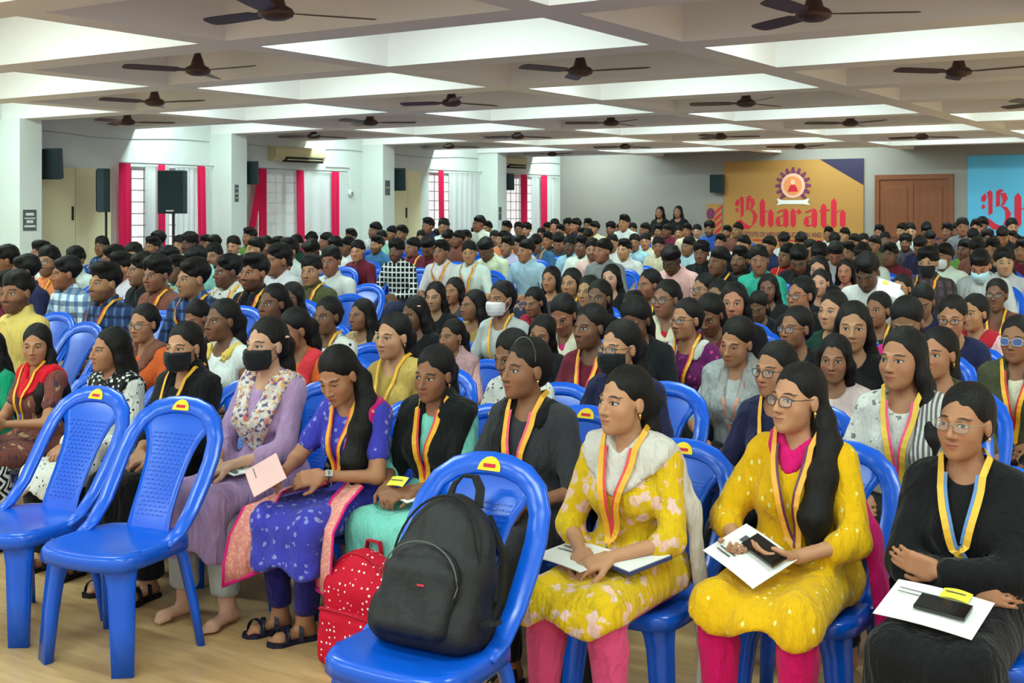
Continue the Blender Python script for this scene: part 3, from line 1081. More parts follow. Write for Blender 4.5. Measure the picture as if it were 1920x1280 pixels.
def lanyard(B, parent, c1=None, c2=None, prims=None, off=0.02, tip=(0.0, 0.10), card=None, w=0.017, two=True, spread=0.062):
    """Neck ribbon: over both shoulders to a point on the chest, then a clip and perhaps a card."""
    c1 = c1 or srgb(238, 176, 40); c2 = c2 or srgb(214, 60, 62)
    T = B.T
    P0 = [p for p in (prims if prims is not None else (getattr(B, 'top', B.tor) + B.neck)) if p.op == 'u']
    tipp = T(tip[0], -0.16, tip[1])
    for q in (-1, 1):
        raw = [T(0.0, 0.075, 0.47), T(0.04 * q, 0.062, 0.475), T(spread * q, 0.015, 0.47), T(spread * 0.97 * q, -0.06, 0.43)]
        n = 12
        a = T(spread * 0.93 * q, -0.10, 0.385)
        for i in range(n + 1):
            raw.append(a + (tipp - a) * i / n)
        Pp, G = project(P0, np.array(raw), off)
        # ribbon bridges hollows: smooth the path
        for _ in range(5):
            Pp[1:-1] = Pp[1:-1] * 0.5 + 0.25 * (Pp[:-2] + Pp[2:])
        P2, G = project(P0, Pp, off)
        low = at_points(P0, Pp) < off
        Pp[low] = P2[low]
        m = MB(); ribbon_strip(m, Pp + G * 0.001, G, w)
        r = m.build('lanyard', M['ribbon'], parent, color=c1)
        if two:
            sd = np.cross(np.gradient(Pp, axis=0), G); sd /= np.maximum(1e-9, np.linalg.norm(sd, axis=1, keepdims=True))
            inn = -np.sign((sd * (T(0, 0, 0) + B.TR @ V(q, 0, 0) - T(0, 0, 0))[None]).sum(1, keepdims=True)); inn[inn == 0] = 1
            m = MB(); ribbon_strip(m, (Pp + sd * inn * w * 0.6 - G * 0.0005)[3:], G[3:], w * 0.8)
            m.build('lanyard_edge', M['ribbon'], r, color=c2)
    Pt, Gt = project(P0, np.array([tipp]), off + 0.003)
    p, g = Pt[0], Gt[0]
    m = MB(); m.tube([p, p + V(0, 0, -0.03)], 0.004, 6); m.build('clip', M['steel'], parent)
    if card:
        q = p + V(0, 0, -0.03 - 0.045)
        q, gg = project(P0, np.array([q]), off + 0.004)
        q, gg = q[0], gg[0]
        up = nrm(V(0, 0, 1) - gg * gg[2]); sd = np.cross(up, gg)
        m = MB(); m.obox(q, sd * 0.028, up * 0.042, gg * 0.0012)
        m.build('badge', M['paint'], parent, color=card)

mm = Mat('paint', 0.5, 0.3); mm.base(mm.objcolor()); M['paint'] = mm.m

# ------------------------------------------------------------------ the hall
XL, YB, ZB, ZT = -14.97, 24.95, 2.93, 3.42          # left wall, back wall, beam soffit, coffer top
U0, V0, PU, PV, OU, OV = 6.678, 4.138, 1.896, 2.790, 1.526, 2.514
XR, YF = 9.3, -4.6

def LW(px, py, x=XL):
    """y, z of a pixel on the plane x = const (left wall)."""
    t = pix_ray(px); v = -x
    u = v * (CS + t * SN) / (SN - t * CS); Z = u * CS + v * SN
    return u, CAMH + (HOR - py) * Z / FPX

def BW(px, py, y=YB):
    """x, z of a pixel on the plane y = const (back wall)."""
    p = pix_row(px, py, y)
    return p[0], p[2]

def make_wall(name, c, v=0.03):
    m = Mat(name, 0.75, 0.2)
    n = m.noise(0.8, 4.0); n2 = m.noise(40.0, 2.0)
    m.base(m.mix(n, tuple(x * (1 - v) for x in c), tuple(min(1, x * (1 + v)) for x in c)))
    m.bump(n2, 0.08, 0.004)
    return m.m
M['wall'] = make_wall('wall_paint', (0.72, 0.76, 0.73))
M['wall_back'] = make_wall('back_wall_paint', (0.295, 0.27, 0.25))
M['beam'] = make_wall('beam_paint', (0.90, 0.86, 0.85))
M['coffer'] = make_wall('coffer_paint', (0.84, 0.82, 0.81))
M['beige'] = make_wall('beige_laminate', srgb(240, 228, 186))
M['frame_white'] = plain('window_frame_paint', (0.75, 0.77, 0.76), 0.5)
M['grille'] = plain('grille_paint', (0.10, 0.11, 0.11), 0.5)
M['glass'] = None
gm = Mat('window_glass', 0.02, 0.5); gm.base((0.95, 1.0, 0.98)); gm.b.inputs['Alpha'].default_value = 0.12; M['glass'] = gm.m
M['slate'] = plain('speaker_cabinet', srgb(44, 60, 64), 0.6, 0.3)
M['grill'] = plain('speaker_grille', srgb(34, 46, 50), 0.8, 0.2)
M['cream_plastic'] = plain('cream_plastic', srgb(214, 200, 156), 0.5, 0.3, var=0.03)
M['dark'] = plain('dark_slot', (0.01, 0.01, 0.01), 0.7)
M['brown_fan'] = plain('fan_enamel', srgb(74, 50, 46), 0.4, 0.4)
M['white_plastic'] = plain('white_plastic', (0.75, 0.75, 0.74), 0.5)
em = bpy.data.materials.new('tube_glow'); em.use_nodes = True
en = em.node_tree.nodes.new('ShaderNodeEmission'); en.inputs[0].default_value = (0.93, 1.0, 0.97, 1); en.inputs[1].default_value = 6.0
em.node_tree.links.new(en.outputs[0], em.node_tree.nodes['Material Output'].inputs[0]); M['tube'] = em

def floor_mat():
    m = Mat('floor_laminate', 0.32, 0.4)
    vec = m.coord('Object')
    x, y, z = m.xyz(vec)
    g = m.noise(1.0, 5.0, m.coord('Object', (2.2, 16.0, 1.0)), 0.6)
    big = m.noise(0.9, 2.0)
    c = m.mix(g.smooth(0.3, 0.7), srgb(176, 138, 92), srgb(208, 172, 124))
    c = m.mix(big * 0.35, c, srgb(190, 150, 104))
    sx = (y * 5.2).fract().lt(0.012)
    m.base(m.mix(sx * 0.5, c, (0.2, 0.12, 0.06)))
    m.bump(g, 0.05, 0.003)
    return m.m

def struct(name, mb, mat, **k):
    o = mb.build(name, mat, **k); o['kind'] = 'structure'
    return o

struct('floor', MB().box((XL, YF, -0.12), (XR, YB, 0.0)), floor_mat())

# left wall with four window openings; pillars stand in front of it
WIN = []
for (x0, x1) in ((225, 386), (484, 637), (804, 896), (950, 1040)):
    WIN.append((LW(x0, 320)[0], LW(x1, 320)[0]))
WZ0, WZ1 = 0.75, 2.36
WT = [2.36, 2.36, 2.47, 2.47]
mb = MB()
ys = [YF] + [q for w in WIN for q in w] + [YB]
for i in range(0, len(ys), 2):
    mb.box((XL - 0.2, ys[i], 0), (XL, ys[i + 1], ZT))
for (a, b), zt in zip(WIN, WT):
    mb.box((XL - 0.2, a, 0), (XL, b, WZ0)); mb.box((XL - 0.2, a, zt), (XL, b, ZT))
struct('wall_left', mb, M['wall'])
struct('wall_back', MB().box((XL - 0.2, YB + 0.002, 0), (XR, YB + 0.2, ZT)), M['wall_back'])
pil_y = [LW(px, 300, XL + 0.5)[0] for px in (37, 434, 718, 933)]
mb_p = MB().box((XL, 0, 0), (XL + 0.5, 0.34, ZB)).mesh('pillar')
for i, y in enumerate(pil_y + [pil_y[0] - 3.79, pil_y[0] - 7.58]):
    o = obj('trim_%d' % (i + 1), mb_p, M['wall']); o.location.y = y; o['kind'] = 'structure'

# windows: frame, bars, panes
for wi, ((a, b), zt) in enumerate(zip(WIN, WT)):
    w = empty('window_%d' % (wi + 1), (XL - 0.1, a, WZ0)); w['kind'] = 'structure'
    W_, H_ = b - a, zt - WZ0
    m = MB()
    for p, q in (((0, 0), (W_, 0.05)), ((0, H_ - 0.05), (W_, H_)), ((0, 0), (0.05, H_)), ((W_ - 0.05, 0), (W_, H_))):
        m.box((-0.03, p[0], p[1]), (0.03, q[0], q[1]))
    fr = m.build('window_frame', M['frame_white'], w)
    nv = 3 if W_ > 1.2 else 2
    for k in range(nv):
        y0, y1 = 0.05 + (W_ - 0.1) * k / nv, 0.05 + (W_ - 0.1) * (k + 1) / nv
        MB().box((-0.006, y0 + 0.02, 0.05), (0.0, y1 - 0.02, H_ - 0.05)).build('pane', M['glass'], w)
        if k: MB().box((-0.025, y0 - 0.02, 0.05), (0.025, y0 + 0.02, H_ - 0.05)).build('mullion', M['frame_white'], w)
    for k in range(1, 9):
        MB().box((0.04, 0.03, H_ * k / 9 - 0.006), (0.052, W_ - 0.03, H_ * k / 9 + 0.006)).build('grille_bar', M['grille'], w)
    for k in range(1, int(W_ / 0.22)):
        MB().box((0.052, W_ * k / int(W_ / 0.22) - 0.005, 0.03), (0.06, W_ * k / int(W_ / 0.22) + 0.005, H_ - 0.03)).build('grille_bar', M['grille'], w)

# beige cupboard doors in two bays
for i, (x0, x1, py, yy) in enumerate(((79, 204, 315, 0), (741, 786, 320, 0))):
    y0, y1 = LW(x0, py)[0], LW(x1, py)[0]; zt = LW((x0 + x1) / 2, py)[1]
    d = empty('door_%d' % (i + 2), (XL, y0 - 0.1, 0)); d['kind'] = 'structure'
    W_ = y1 - y0 + 0.1
    h_ = W_ / 2
    MB().box((0.0, 0, 0.0), (0.05, h_ - 0.004, zt)).build('door_leaf', M['beige'], d, bevel=0.006)
    MB().box((0.0, h_ + 0.004, 0.0), (0.05, W_, zt)).build('door_leaf', M['beige'], d, bevel=0.006)
    MB().box((0.05, h_ - 0.07, 1.55), (0.075, h_ - 0.05, 1.75)).build('door_handle', M['dark'], d)

# ceiling: slab, long beams, cross beams
IR, JR = range(-5, 10), range(-4, 4)
struct('ceiling', MB().box((XL - 0.2, YF, ZT), (XR, YB + 0.2, ZT + 0.15)), M['coffer'])
ceil = bpy.data.objects['ceiling']
xs = []
for j in JR: xs.append((-(V0 + j * PV + OV), -(V0 + j * PV)))
xs = sorted(xs)                                    # coffer x ranges from the left wall rightwards
edges = [XL] + [q for r in xs for q in r] + [XR]
for k in range(0, len(edges), 2):
    a, b = edges[k], edges[k + 1]
    if b - a > 0.02:
        MB().box((a, YF, ZB), (b, YB, ZT)).build('beam', M['beam'], ceil)
yr = [(U0 + i * PU, U0 + i * PU + OU) for i in IR]
cross = MB().box((0, 0, ZB), (OV, PU - OU, ZT)).mesh('cross_beam')
for i in IR:
    y1 = U0 + i * PU + OU
    if y1 > YB - 0.1: continue
    for (a, b) in xs:
        o = obj('cross_beam', cross, M['beam'], ceil); o.location = (a, y1, 0)

# lit coffers: a tube batten on the near side of each
LIT = [(i, j) for i in IR for j in JR if (i + j) % 2 == 0 and (i, j) != (3, -1)]
bat = MB().box((-0.62, 0, -0.03), (0.62, 0.05, 0.03)).mesh('batten')
tubm = MB().tube([(-0.6, 0.085, 0), (0.6, 0.085, 0)], 0.016, 8).mesh('tube')
al = bpy.data.lights.new('tube_light', 'AREA'); al.shape = 'RECTANGLE'; al.size = 1.6; al.size_y = 0.14
al.energy = TUBE_POWER; al.color = (0.74, 1.0, 0.93)
for i, j in LIT:
    x, y = -(V0 + j * PV + OV / 2), U0 + i * PU
    e = empty('tube_light', (x, y, ZB + 0.36))
    tag(e, 'white tube light batten fixed inside a lit ceiling coffer', 'light', 'tube lights in the ceiling coffers')
    obj('batten', bat, M['white_plastic'], e); obj('tube', tubm, M['tube'], e)
    L_ = bpy.data.objects.new('lamp', al); col.objects.link(L_); L_.parent = e
    L_.location = (0, 0.16, 0.0); L_.rotation_euler = (math.radians(10), 0, 0)

# ceiling fans
fan_cap = MB().lathe([(0.0, 0.0), (0.055, 0.0), (0.05, -0.05), (0.018, -0.075), (0.0, -0.075)], 14).mesh('canopy', True)
fan_rod = MB().lathe([(0.012, -0.06), (0.012, -0.36)], 8).mesh('rod', True)
fan_mot = MB().lathe([(0.0, 0.17), (0.022, 0.17), (0.030, 0.13), (0.045, 0.09), (0.062, 0.035), (0.10, 0.015), (0.115, -0.01), (0.105, -0.035), (0.06, -0.055), (0.0, -0.06)], 20).mesh('motor', True)
bl = MB()
prof = []
for k, (r, w) in enumerate(((0.10, 0.03), (0.16, 0.035), (0.19, 0.06), (0.35, 0.066), (0.55, 0.068), (0.62, 0.06), (0.645, 0.03))):
    prof.append((r, w))
poly = [(r, w) for r, w in prof] + [(r, -w) for r, w in prof[::-1]]
bl.prism(poly, -0.003, 0.003, lambda a, b, h: (a, b * math.cos(0.2) - h * math.sin(0.2), h * math.cos(0.2) + b * math.sin(0.2) - 0.01))
fan_bl = bl.mesh('blade')
def fan(x, y, ang):
    e = empty('ceiling_fan', (x, y, ZB), 0)
    tag(e, 'dark brown three-bladed ceiling fan hanging in an unlit coffer', 'fan', 'ceiling fans between the lit coffers')
    obj('canopy', fan_cap, M['brown_fan'], e).location.z = ZT - ZB
    r = obj('rod', fan_rod, M['brown_fan'], e); r.location.z = ZT - ZB
    obj('motor', fan_mot, M['brown_fan'], e)
    for k in range(3):
        b = obj('blade', fan_bl, M['brown_fan'], e); b.rotation_euler.z = ang + k * 2 * math.pi / 3
for i in range(-1, 10):
    for j in range(-2, 4):
        if (i + j) % 2 and U0 + i * PU + OU < YB:
            a = math.radians(25) if (i, j) == (0, -1) else rng.uniform(0, 2.0)
            fan(-(V0 + j * PV + OV / 2), U0 + i * PU + OU / 2, a)

# ------------------------------------------------------------------ curtains
def curtain_mat(name, c, alpha=1.0):
    m = Mat(name, 0.85, 0.1)
    n = m.noise(1.0, 3.0, m.coord('Object', (14, 14, 1.5)))
    m.base(m.mix(n * 0.4, c, tuple(x * 0.75 for x in c)))
    m.b.inputs['Alpha'].default_value = alpha
    m.b.inputs['Transmission Weight'].default_value = 0.0
    m.b.inputs['Subsurface Weight'].default_value = 0.0
    return m
cm = curtain_mat('red_curtain', srgb(224, 36, 84)); M['red'] = cm.m
cm = curtain_mat('sheer_curtain', (0.85, 0.88, 0.88), 0.62); M['sheer_white'] = cm.m

def curtain(name, top, bot, x, mat, label, group, waves=3, amp=0.02, cat='curtain'):
    """Hanging cloth between (y0, y1, z) at the top and at the bottom."""
    n, mrows = max(12, waves * 8), 10
    vs_, fs = [], []
    for side in (0, 1):
        for r in range(mrows + 1):
            t = r / mrows
            y0 = top[0] + (bot[0] - top[0]) * t; y1 = top[1] + (bot[1] - top[1]) * t
            z = top[2] + (bot[2] - top[2]) * t
            for c in range(n + 1):
                s = c / n
                vs_.append((x + amp * (0.4 + 0.6 * t) * math.sin(2 * math.pi * waves * s + 0.6 * t) - side * 0.004, y0 + (y1 - y0) * s, z))
    w = n + 1; o_ = w * (mrows + 1)
    for side in (0, 1):
        for r in range(mrows):
            for c in range(n):
                a = side * o_ + r * w + c
                fs.append((a, a + 1, a + w + 1, a + w))
    m = MB().add(vs_, fs)
    o = m.build(name, mat, smooth=True)
    return tag(o, label, cat, group)

WN = ['the window behind the loudspeakers', 'the window under the nearer air conditioner', 'the window beside the slim beige door', 'the window next to the back corner']
SIDE = {3: ['on the near side of', 'in the middle of', 'on the far side of'], 1: ['in'], 2: ['on the near side of', 'on the far side of']}
RS = [[(223, 245, 0), (297, 310, 0), (370, 385, 3)], [(485, 500, 0), (556, 570, 2), (622, 636, 0)], [(822, 832, 2)], [(977, 988, 0), (1015, 1026, 0)]]
for wi, strips in enumerate(RS):
    for k, (x0, x1, dx) in enumerate(strips):
        y0, z1 = LW(x0, 320, XL + 0.12); y1, _ = LW(x1, 320, XL + 0.12)
        d = LW(x0 + dx, 320, XL + 0.12)[0] - y0
        curtain('curtain_strip', (y0, y1, WT[wi] + 0.04), (y0 + d, y1 + d, 0.6), XL + 0.12, M['red'],
                'crimson curtain strip hanging ' + SIDE[len(strips)][k] + ' ' + WN[wi], 'crimson curtain strips at the windows', 2, 0.012)
    a, b = WIN[wi]
    spans = {0: ((0.25, 0.52), (0.60, 0.99)), 1: ((0.05, 0.99),), 2: ((0.35, 0.99),), 3: ((0.45, 0.92),)}[wi]
    for p, q in spans:
        sl = 'white sheer curtain ' + ('narrower of two in ' if len(spans) > 1 and q < 0.6 else 'wider of two in ' if len(spans) > 1 else 'hanging in ') + WN[wi]
        curtain('sheer_curtain', (a + (b - a) * p, a + (b - a) * q, WT[wi] + 0.02), (a + (b - a) * p, a + (b - a) * q, 0.62), XL + 0.06, M['sheer_white'],
                sl, 'white sheer curtains at the windows', 6, 0.02)
    rod = MB().tube([(XL + 0.09, a - 0.08, WT[wi] + 0.05), (XL + 0.09, b + 0.1, WT[wi] + 0.05)], 0.012, 8)
    tag(rod.build('curtain_rod', M['steel']), 'slim curtain rod above ' + WN[wi], 'curtain rod', 'curtain rods above the windows')
y0, _ = LW(486, 320, XL + 0.14); y1, _ = LW(499, 320, XL + 0.14)
yb, _ = LW(462, 450, XL + 0.14); yb1, _ = LW(474, 450, XL + 0.14)
curtain('curtain_strip', (y0, y1, 2.40), (yb, yb1, LW(466, 445, XL + 0.14)[1]), XL + 0.15, M['red'], 'crimson curtain strip pulled aside at a slant beside a pillar', None, 2, 0.01)

# ------------------------------------------------------------------ air conditioners, speakers, signs, cables
def air_con(px0, px1, py0, py1, label):
    y0, z1 = LW(px0, py0, XL + 0.2); y1, _ = LW(px1, py0, XL + 0.2); _, z0 = LW((px0 + px1) / 2, py1, XL + 0.2)
    e = empty('air_conditioner', (XL, y0, z0)); tag(e, label, 'air conditioner')
    W_, H_ = y1 - y0, z1 - z0
    pr = [(0.0, 0.0), (0.10, 0.0), (0.17, 0.05 * H_ / 0.3), (0.20, 0.12 * H_ / 0.3), (0.20, H_ * 0.85), (0.18, H_ * 0.96), (0.15, H_), (0.0, H_)]
    MB().prism(pr, 0.0, W_, lambda a, b, h: (a, h, b)).build('body', M['cream_plastic'], e)
    MB().box((0.10, 0.2 * W_, -0.012), (0.196, W_ * 0.95, 0.09 * H_ / 0.3)).build('air_outlet', M['dark'], e)
    MB().obox((0.185, W_ * 0.575, 0.06 * H_), (0.03, 0, 0.02), (0, W_ * 0.36, 0), (-0.002, 0, 0.003)).build('louver', M['cream_plastic'], e)
    MB().box((0.2, 0.04 * W_, H_ * 0.5), (0.206, 0.96 * W_, H_ * 0.53)).build('panel_seam', M['cream_plastic'], e)
air_con(518, 611, 273, 303, 'cream split air conditioner on the wall above the slanted crimson curtain')
air_con(947, 989, 292, 314, 'cream split air conditioner on the wall by the far corner')
m = MB().tube([(XL + 0.02, LW(610, 310)[0], LW(610, 312)[1]), (XL + 0.02, LW(655, 314)[0], LW(655, 314)[1]), (XL + 0.02, LW(655, 355)[0], LW(655, 355)[1])], 0.012, 6)
tag(m.build('drain_pipe', M['white_plastic']), 'thin pale pipe bending down the wall beside the air conditioner', 'pipe')
y_, z_ = LW(656, 362)
e = empty('wall_switch', (XL, y_, z_)); tag(e, 'round pale switch box on the wall under a thin pipe', 'switch')
MB().lathe([(0.0, 0.0), (0.07, 0.0), (0.06, 0.05), (0.0, 0.05)], 16).build('housing', M['white_plastic'], e, smooth=True).rotation_euler.y = math.pi / 2
MB().box((0.05, -0.01, -0.03), (0.06, 0.01, 0.03)).build('toggle', M['grille'], e)

def wall_speaker(name, c, w, h, d, rz, tilt, label, group=None):
    e = empty(name, c, rz); tag(e, label, 'speaker', group)
    m = MB(); pr = [(-w / 2, 0), (w / 2, 0), (w / 2 * 0.8, d), (-w / 2 * 0.8, d)]
    m.prism(pr, -h / 2, h / 2); bx_ = m.build('cabinet', M['slate'], e, bevel=0.008); bx_.rotation_euler.x = tilt
    g_ = MB().box((-w / 2 * 0.92, -0.012, -h / 2 * 0.94), (w / 2 * 0.92, 0.0, h / 2 * 0.94)).build('grille', M['grill'], e); g_.rotation_euler.x = tilt
    MB().box((-0.03, d * 0.7, -0.02), (0.03, d + 0.08, 0.02)).build('bracket', M['grille'], e)
    return e
for k, (px, py, w, h) in enumerate(((93, 308, 0.28, 0.42), (469, 324, 0.24, 0.38), (748, 337, 0.26, 0.42), (955, 341, 0.22, 0.36))):
    y_, z_ = LW(px, py, XL + 0.42)
    wall_speaker('wall_speaker', (XL + 0.42, y_, z_), w, h, 0.2, math.radians(32), 0.06 if k % 2 else 0.12,
                 'dark slate box speaker on the pillar before ' + WN[k], 'box speakers along the window wall')
x_, z_ = BW(1343, 344, YB - 0.2)
wall_speaker('wall_speaker', (x_, YB - 0.22, z_), 0.30, 0.40, 0.2, 0, 0.0, 'dark box speaker on the back wall next to the orange banner')

def stand_speaker(px, py, y, w, h, rz, label, deep=1.0):
    p = pix_row(px, py, y)
    e = empty('speaker_stand', (p[0], p[1], 0)); tag(e, 'black tripod stand under the ' + label, 'speaker stand')
    top = p[2] - h / 2
    MB().tube([(0, 0, 0.35), (0, 0, top)], 0.018, 8).build('pole', M['black_plastic'], e)
    MB().lathe([(0.0, 0.80), (0.035, 0.80), (0.035, 0.72), (0.0, 0.72)], 10).build('collar', M['black_plastic'], e)
    for k in range(3):
        a = k * 2.094
        MB().tube([(0, 0, 0.76), (0.45 * math.cos(a), 0.45 * math.sin(a), 0.015)], 0.012, 6).build('leg', M['black_plastic'], e)
    s_ = empty('loudspeaker', (p[0], p[1], top), rz); tag(s_, label, 'speaker')
    pr = [(-w / 2, -0.12), (w / 2, -0.12), (w / 2, 0.05 * deep - 0.12 * (1 - deep)), (w / 2 * 0.7, 0.32 * deep - 0.12), (-w / 2 * 0.7, 0.32 * deep - 0.12), (-w / 2, 0.05 * deep - 0.12 * (1 - deep))]
    MB().prism(pr, 0, h).build('cabinet', M['slate'], s_, bevel=0.012)
    MB().box((-w / 2 * 0.93, -0.135, h * 0.03), (w / 2 * 0.93, -0.12, h * 0.97)).build('grille', M['grill'], s_)
    MB().box((-w * 0.15, -0.139, h * 0.05), (w * 0.15, -0.135, h * 0.08)).build('name_plate', M['steel'], s_)
stand_speaker(325, 360, 12.0, 0.38, 0.62, math.radians(28), 'tall black loudspeaker in front of the window with crimson strips')
stand_speaker(199, 357, 11.35, 0.34, 0.62, math.radians(-40), 'slim black loudspeaker on a stand beside the beige door', 0.55)

def notice(px0, px1, py0, py1, label, bars):
    y0, z1 = LW(px0, py0, XL + 0.5); y1, z0 = LW(px1, py1, XL + 0.5)
    e = empty('notice', (XL + 0.5, y0, z0)); tag(e, label, 'sign')
    W_, H_ = y1 - y0, z1 - z0
    MB().box((0.0, 0, 0), (0.006, W_, H_)).build('board', M['grille'], e)
    for (a, b, c, d) in bars:
        MB().box((0.006, a * W_, c * H_), (0.008, b * W_, d * H_)).build('print', M['white_plastic'], e)
notice(43, 68, 393, 432, 'black and white notice on the nearest visible white pillar', [(0.2, 0.8, 0.72, 0.85), (0.1, 0.9, 0.56, 0.62), (0.25, 0.75, 0.36, 0.5), (0.08, 0.92, 0.16, 0.26)])
notice(440, 447, 346, 378, 'slim dark vertical sign high on a pillar by the slanted crimson curtain', [(0.1, 0.9, 0.45, 0.52), (0.2, 0.8, 0.75, 0.8), (0.2, 0.8, 0.2, 0.25)])
notice(722, 731, 338, 366, 'slim dark vertical sign on the pillar left of the second beige door', [(0.1, 0.9, 0.5, 0.55)])
notice(935, 940, 388, 412, 'slim dark vertical sign on the pillar by the far window', [(0.1, 0.9, 0.5, 0.55)])
for px, py in ((12, 312), (697, 337)):
    y_, z_ = LW(px, py)
    tag(MB().box((XL, y_, z_), (XL + 0.03, y_ + 0.10, z_ + 0.14)).build('wall_socket', M['cream_plastic'], bevel=0.005), 'small cream socket plate on the white wall', 'socket', 'socket plates on the window wall')
for k in range(4):
    ya = pil_y[k] + 0.36; yb = (pil_y[k + 1] - 0.02) if k < 3 else YB - 0.05
    z_ = 2.80
    pts = [(XL + 0.015, ya + (yb - ya) * t / 8, z_ + 0.03 * math.cos(t * 0.9) - 0.01 * t / 8) for t in range(9)]
    tag(MB().tube(pts, 0.006, 5).build('wall_cable', M['steel']), 'thin cable run along the wall above ' + WN[k], 'cable', 'cables along the window wall')

# ------------------------------------------------------------------ back wall: door, banners, lettering
def wood_mat():
    m = Mat('door_wood', 0.4, 0.4)
    g = m.noise(1.0, 4.0, m.coord('Object', (26, 26, 1.6)), 0.6)
    m.base(m.mix(g, srgb(96, 50, 26), srgb(134, 76, 42))); m.bump(g, 0.1, 0.003)
    return m.m
M['wood'] = wood_mat()
x0, zt = BW(1642, 328); x1, _ = BW(1789, 328)
d = empty('door_1', (x0, YB, 0)); d['kind'] = 'structure'
W_ = x1 - x0
fm = MB(); fm.box((0, -0.07, 0), (0.09, 0, zt)); fm.box((W_ - 0.09, -0.07, 0), (W_, 0, zt)); fm.box((0.09, -0.07, zt - 0.1), (W_ - 0.09, 0, zt))
fm.build('door_frame', M['wood'], d)
for k in range(2):
    a = 0.09 + k * (W_ - 0.18) / 2; b = a + (W_ - 0.18) / 2 - 0.006
    lf = MB().box((a, -0.04, 0.02), (b, 0, zt - 0.1)).build('door_leaf', M['wood'], d, bevel=0.004)
    st = 0.12
    m = MB()
    for z0_, z1_ in ((0.25, 1.0), (1.15, zt - 0.25)):
        m.box((a + st, -0.055, z0_), (b - st, -0.04, z1_))
    m.build('door_panel', M['wood'], lf, bevel=0.008)
    MB().box((b - 0.07 if k == 0 else a + 0.05, -0.09, 1.0), (b - 0.05 if k == 0 else a + 0.07, -0.04, 1.16)).build('door_handle', M['gold'], lf)

def paint(name, c, rough=0.55):
    return plain(name, c, rough, 0.25, var=0.03, scale=2.0)
M['orange'] = paint('banner_orange', srgb(168, 122, 64)); M['navy'] = paint('banner_navy', srgb(44, 38, 66))
M['crimson'] = paint('banner_red', srgb(196, 34, 58)); M['sky'] = paint('banner_blue', srgb(92, 176, 216)); M['violet'] = paint('emblem_violet', srgb(110, 50, 84))
M['pinkish'] = paint('emblem_disc', srgb(232, 180, 160)); M['banner_white'] = paint('banner_white', (0.8, 0.78, 0.76)); M['peach'] = paint('emblem_orange', srgb(226, 140, 84))

def stem(x, y0, y1, w, s=0.35):
    h = w / 2
    return [(x - h, y0 + w * s), (x, y0 - w * 0.25), (x + h, y0 + w * s), (x + h, y1 - w * s), (x, y1 + w * 0.3), (x - h, y1 - w * s)]
def diag(xa, ya, xb, yb, w):
    h = w / 2
    return [(xa - h * 0.7, ya - h * 0.7), (xa + h * 0.7, ya + h * 0.7), (xb + h * 0.7, yb + h * 0.7), (xb - h * 0.7, yb - h * 0.7)]
GL = {
 'B': (1.62, [[(0.42, 0.55), (0.62, 0.68), (0.62, 1.72), (0.50, 1.86), (0.34, 1.74), (0.40, 1.5)],
              [(0.78, 0.98), (0.98, 1.06), (0.98, 1.70), (1.16, 1.82), (1.02, 1.92), (0.80, 1.80)],
              [(0.98, 1.70), (1.26, 1.72), (1.36, 1.42), (1.20, 1.12), (1.0, 1.02), (1.12, 1.3)],
              [(1.0, 1.08), (1.32, 0.98), (1.52, 0.66), (1.42, 0.28), (1.12, 0.0), (1.24, 0.42), (1.22, 0.8)],
              [(0.12, 0.30), (0.42, 0.42), (0.74, 0.16), (1.02, 0.02), (1.2, 0.06), (0.94, -0.18), (0.62, -0.14), (0.34, 0.12)],
              [(0.08, 1.52), (0.24, 1.70), (0.34, 1.5), (0.24, 1.24), (0.06, 1.3)], [(0.06, 1.02), (0.18, 1.16), (0.28, 1.0), (0.16, 0.86)]]),
 'h': (0.98, [stem(0.22, 0, 1.62, 0.33), diag(0.30, 0.80, 0.62, 1.0, 0.22), stem(0.76, 0, 0.96, 0.33)]),
 'a': (0.98, [stem(0.74, 0, 1.02, 0.33), stem(0.24, 0.08, 0.54, 0.30), diag(0.20, 0.88, 0.62, 1.02, 0.22), diag(0.26, 0.54, 0.62, 0.68, 0.15), diag(0.26, 0.04, 0.58, 0.10, 0.15)]),
 'r': (0.80, [stem(0.22, 0, 1.02, 0.33), diag(0.34, 0.78, 0.50, 1.0, 0.18), [(0.44, 0.92), (0.58, 1.08), (0.74, 0.90), (0.58, 0.72)]]),
 't': (0.72, [stem(0.32, 0, 1.32, 0.33), diag(0.06, 0.96, 0.64, 1.0, 0.17), diag(0.34, 0.03, 0.58, 0.12, 0.12)]),
}
def blackletter(parent, word, x, z, size, yb, mat, limit=None):
    for ch in word:
        adv, polys = GL[ch]
        if limit is not None and x > limit: break
        m = MB()
        for k, p in enumerate(polys):
            m.prism([(x + a * size, z + b * size) for a, b in p], yb, yb - 0.006 - 0.0006 * k, lambda a, b, h: (a, h, b))
        m.build('letter', mat, parent)
        x += adv * size
    return x
def small_text(parent, txt, x, z, width, height, yb, mat, name='lettering'):
    c = bpy.data.curves.new(name, 'FONT'); c.body = txt; c.size = 1.0; c.extrude = 0.01
    t = bpy.data.objects.new(name, c); col.objects.link(t)
    bpy.context.view_layer.update()
    me = bpy.data.meshes.new_from_object(t.evaluated_get(bpy.context.evaluated_depsgraph_get()))
    bpy.data.objects.remove(t); bpy.data.curves.remove(c)
    me.materials.clear()
    o = obj(name, me, mat, parent)
    w = max(v.co.x for v in me.vertices)
    o.scale = (width / w, height / 0.72, 0.3); o.location = (x, yb - 0.006, z); o.rotation_euler = (math.pi / 2, 0, 0)

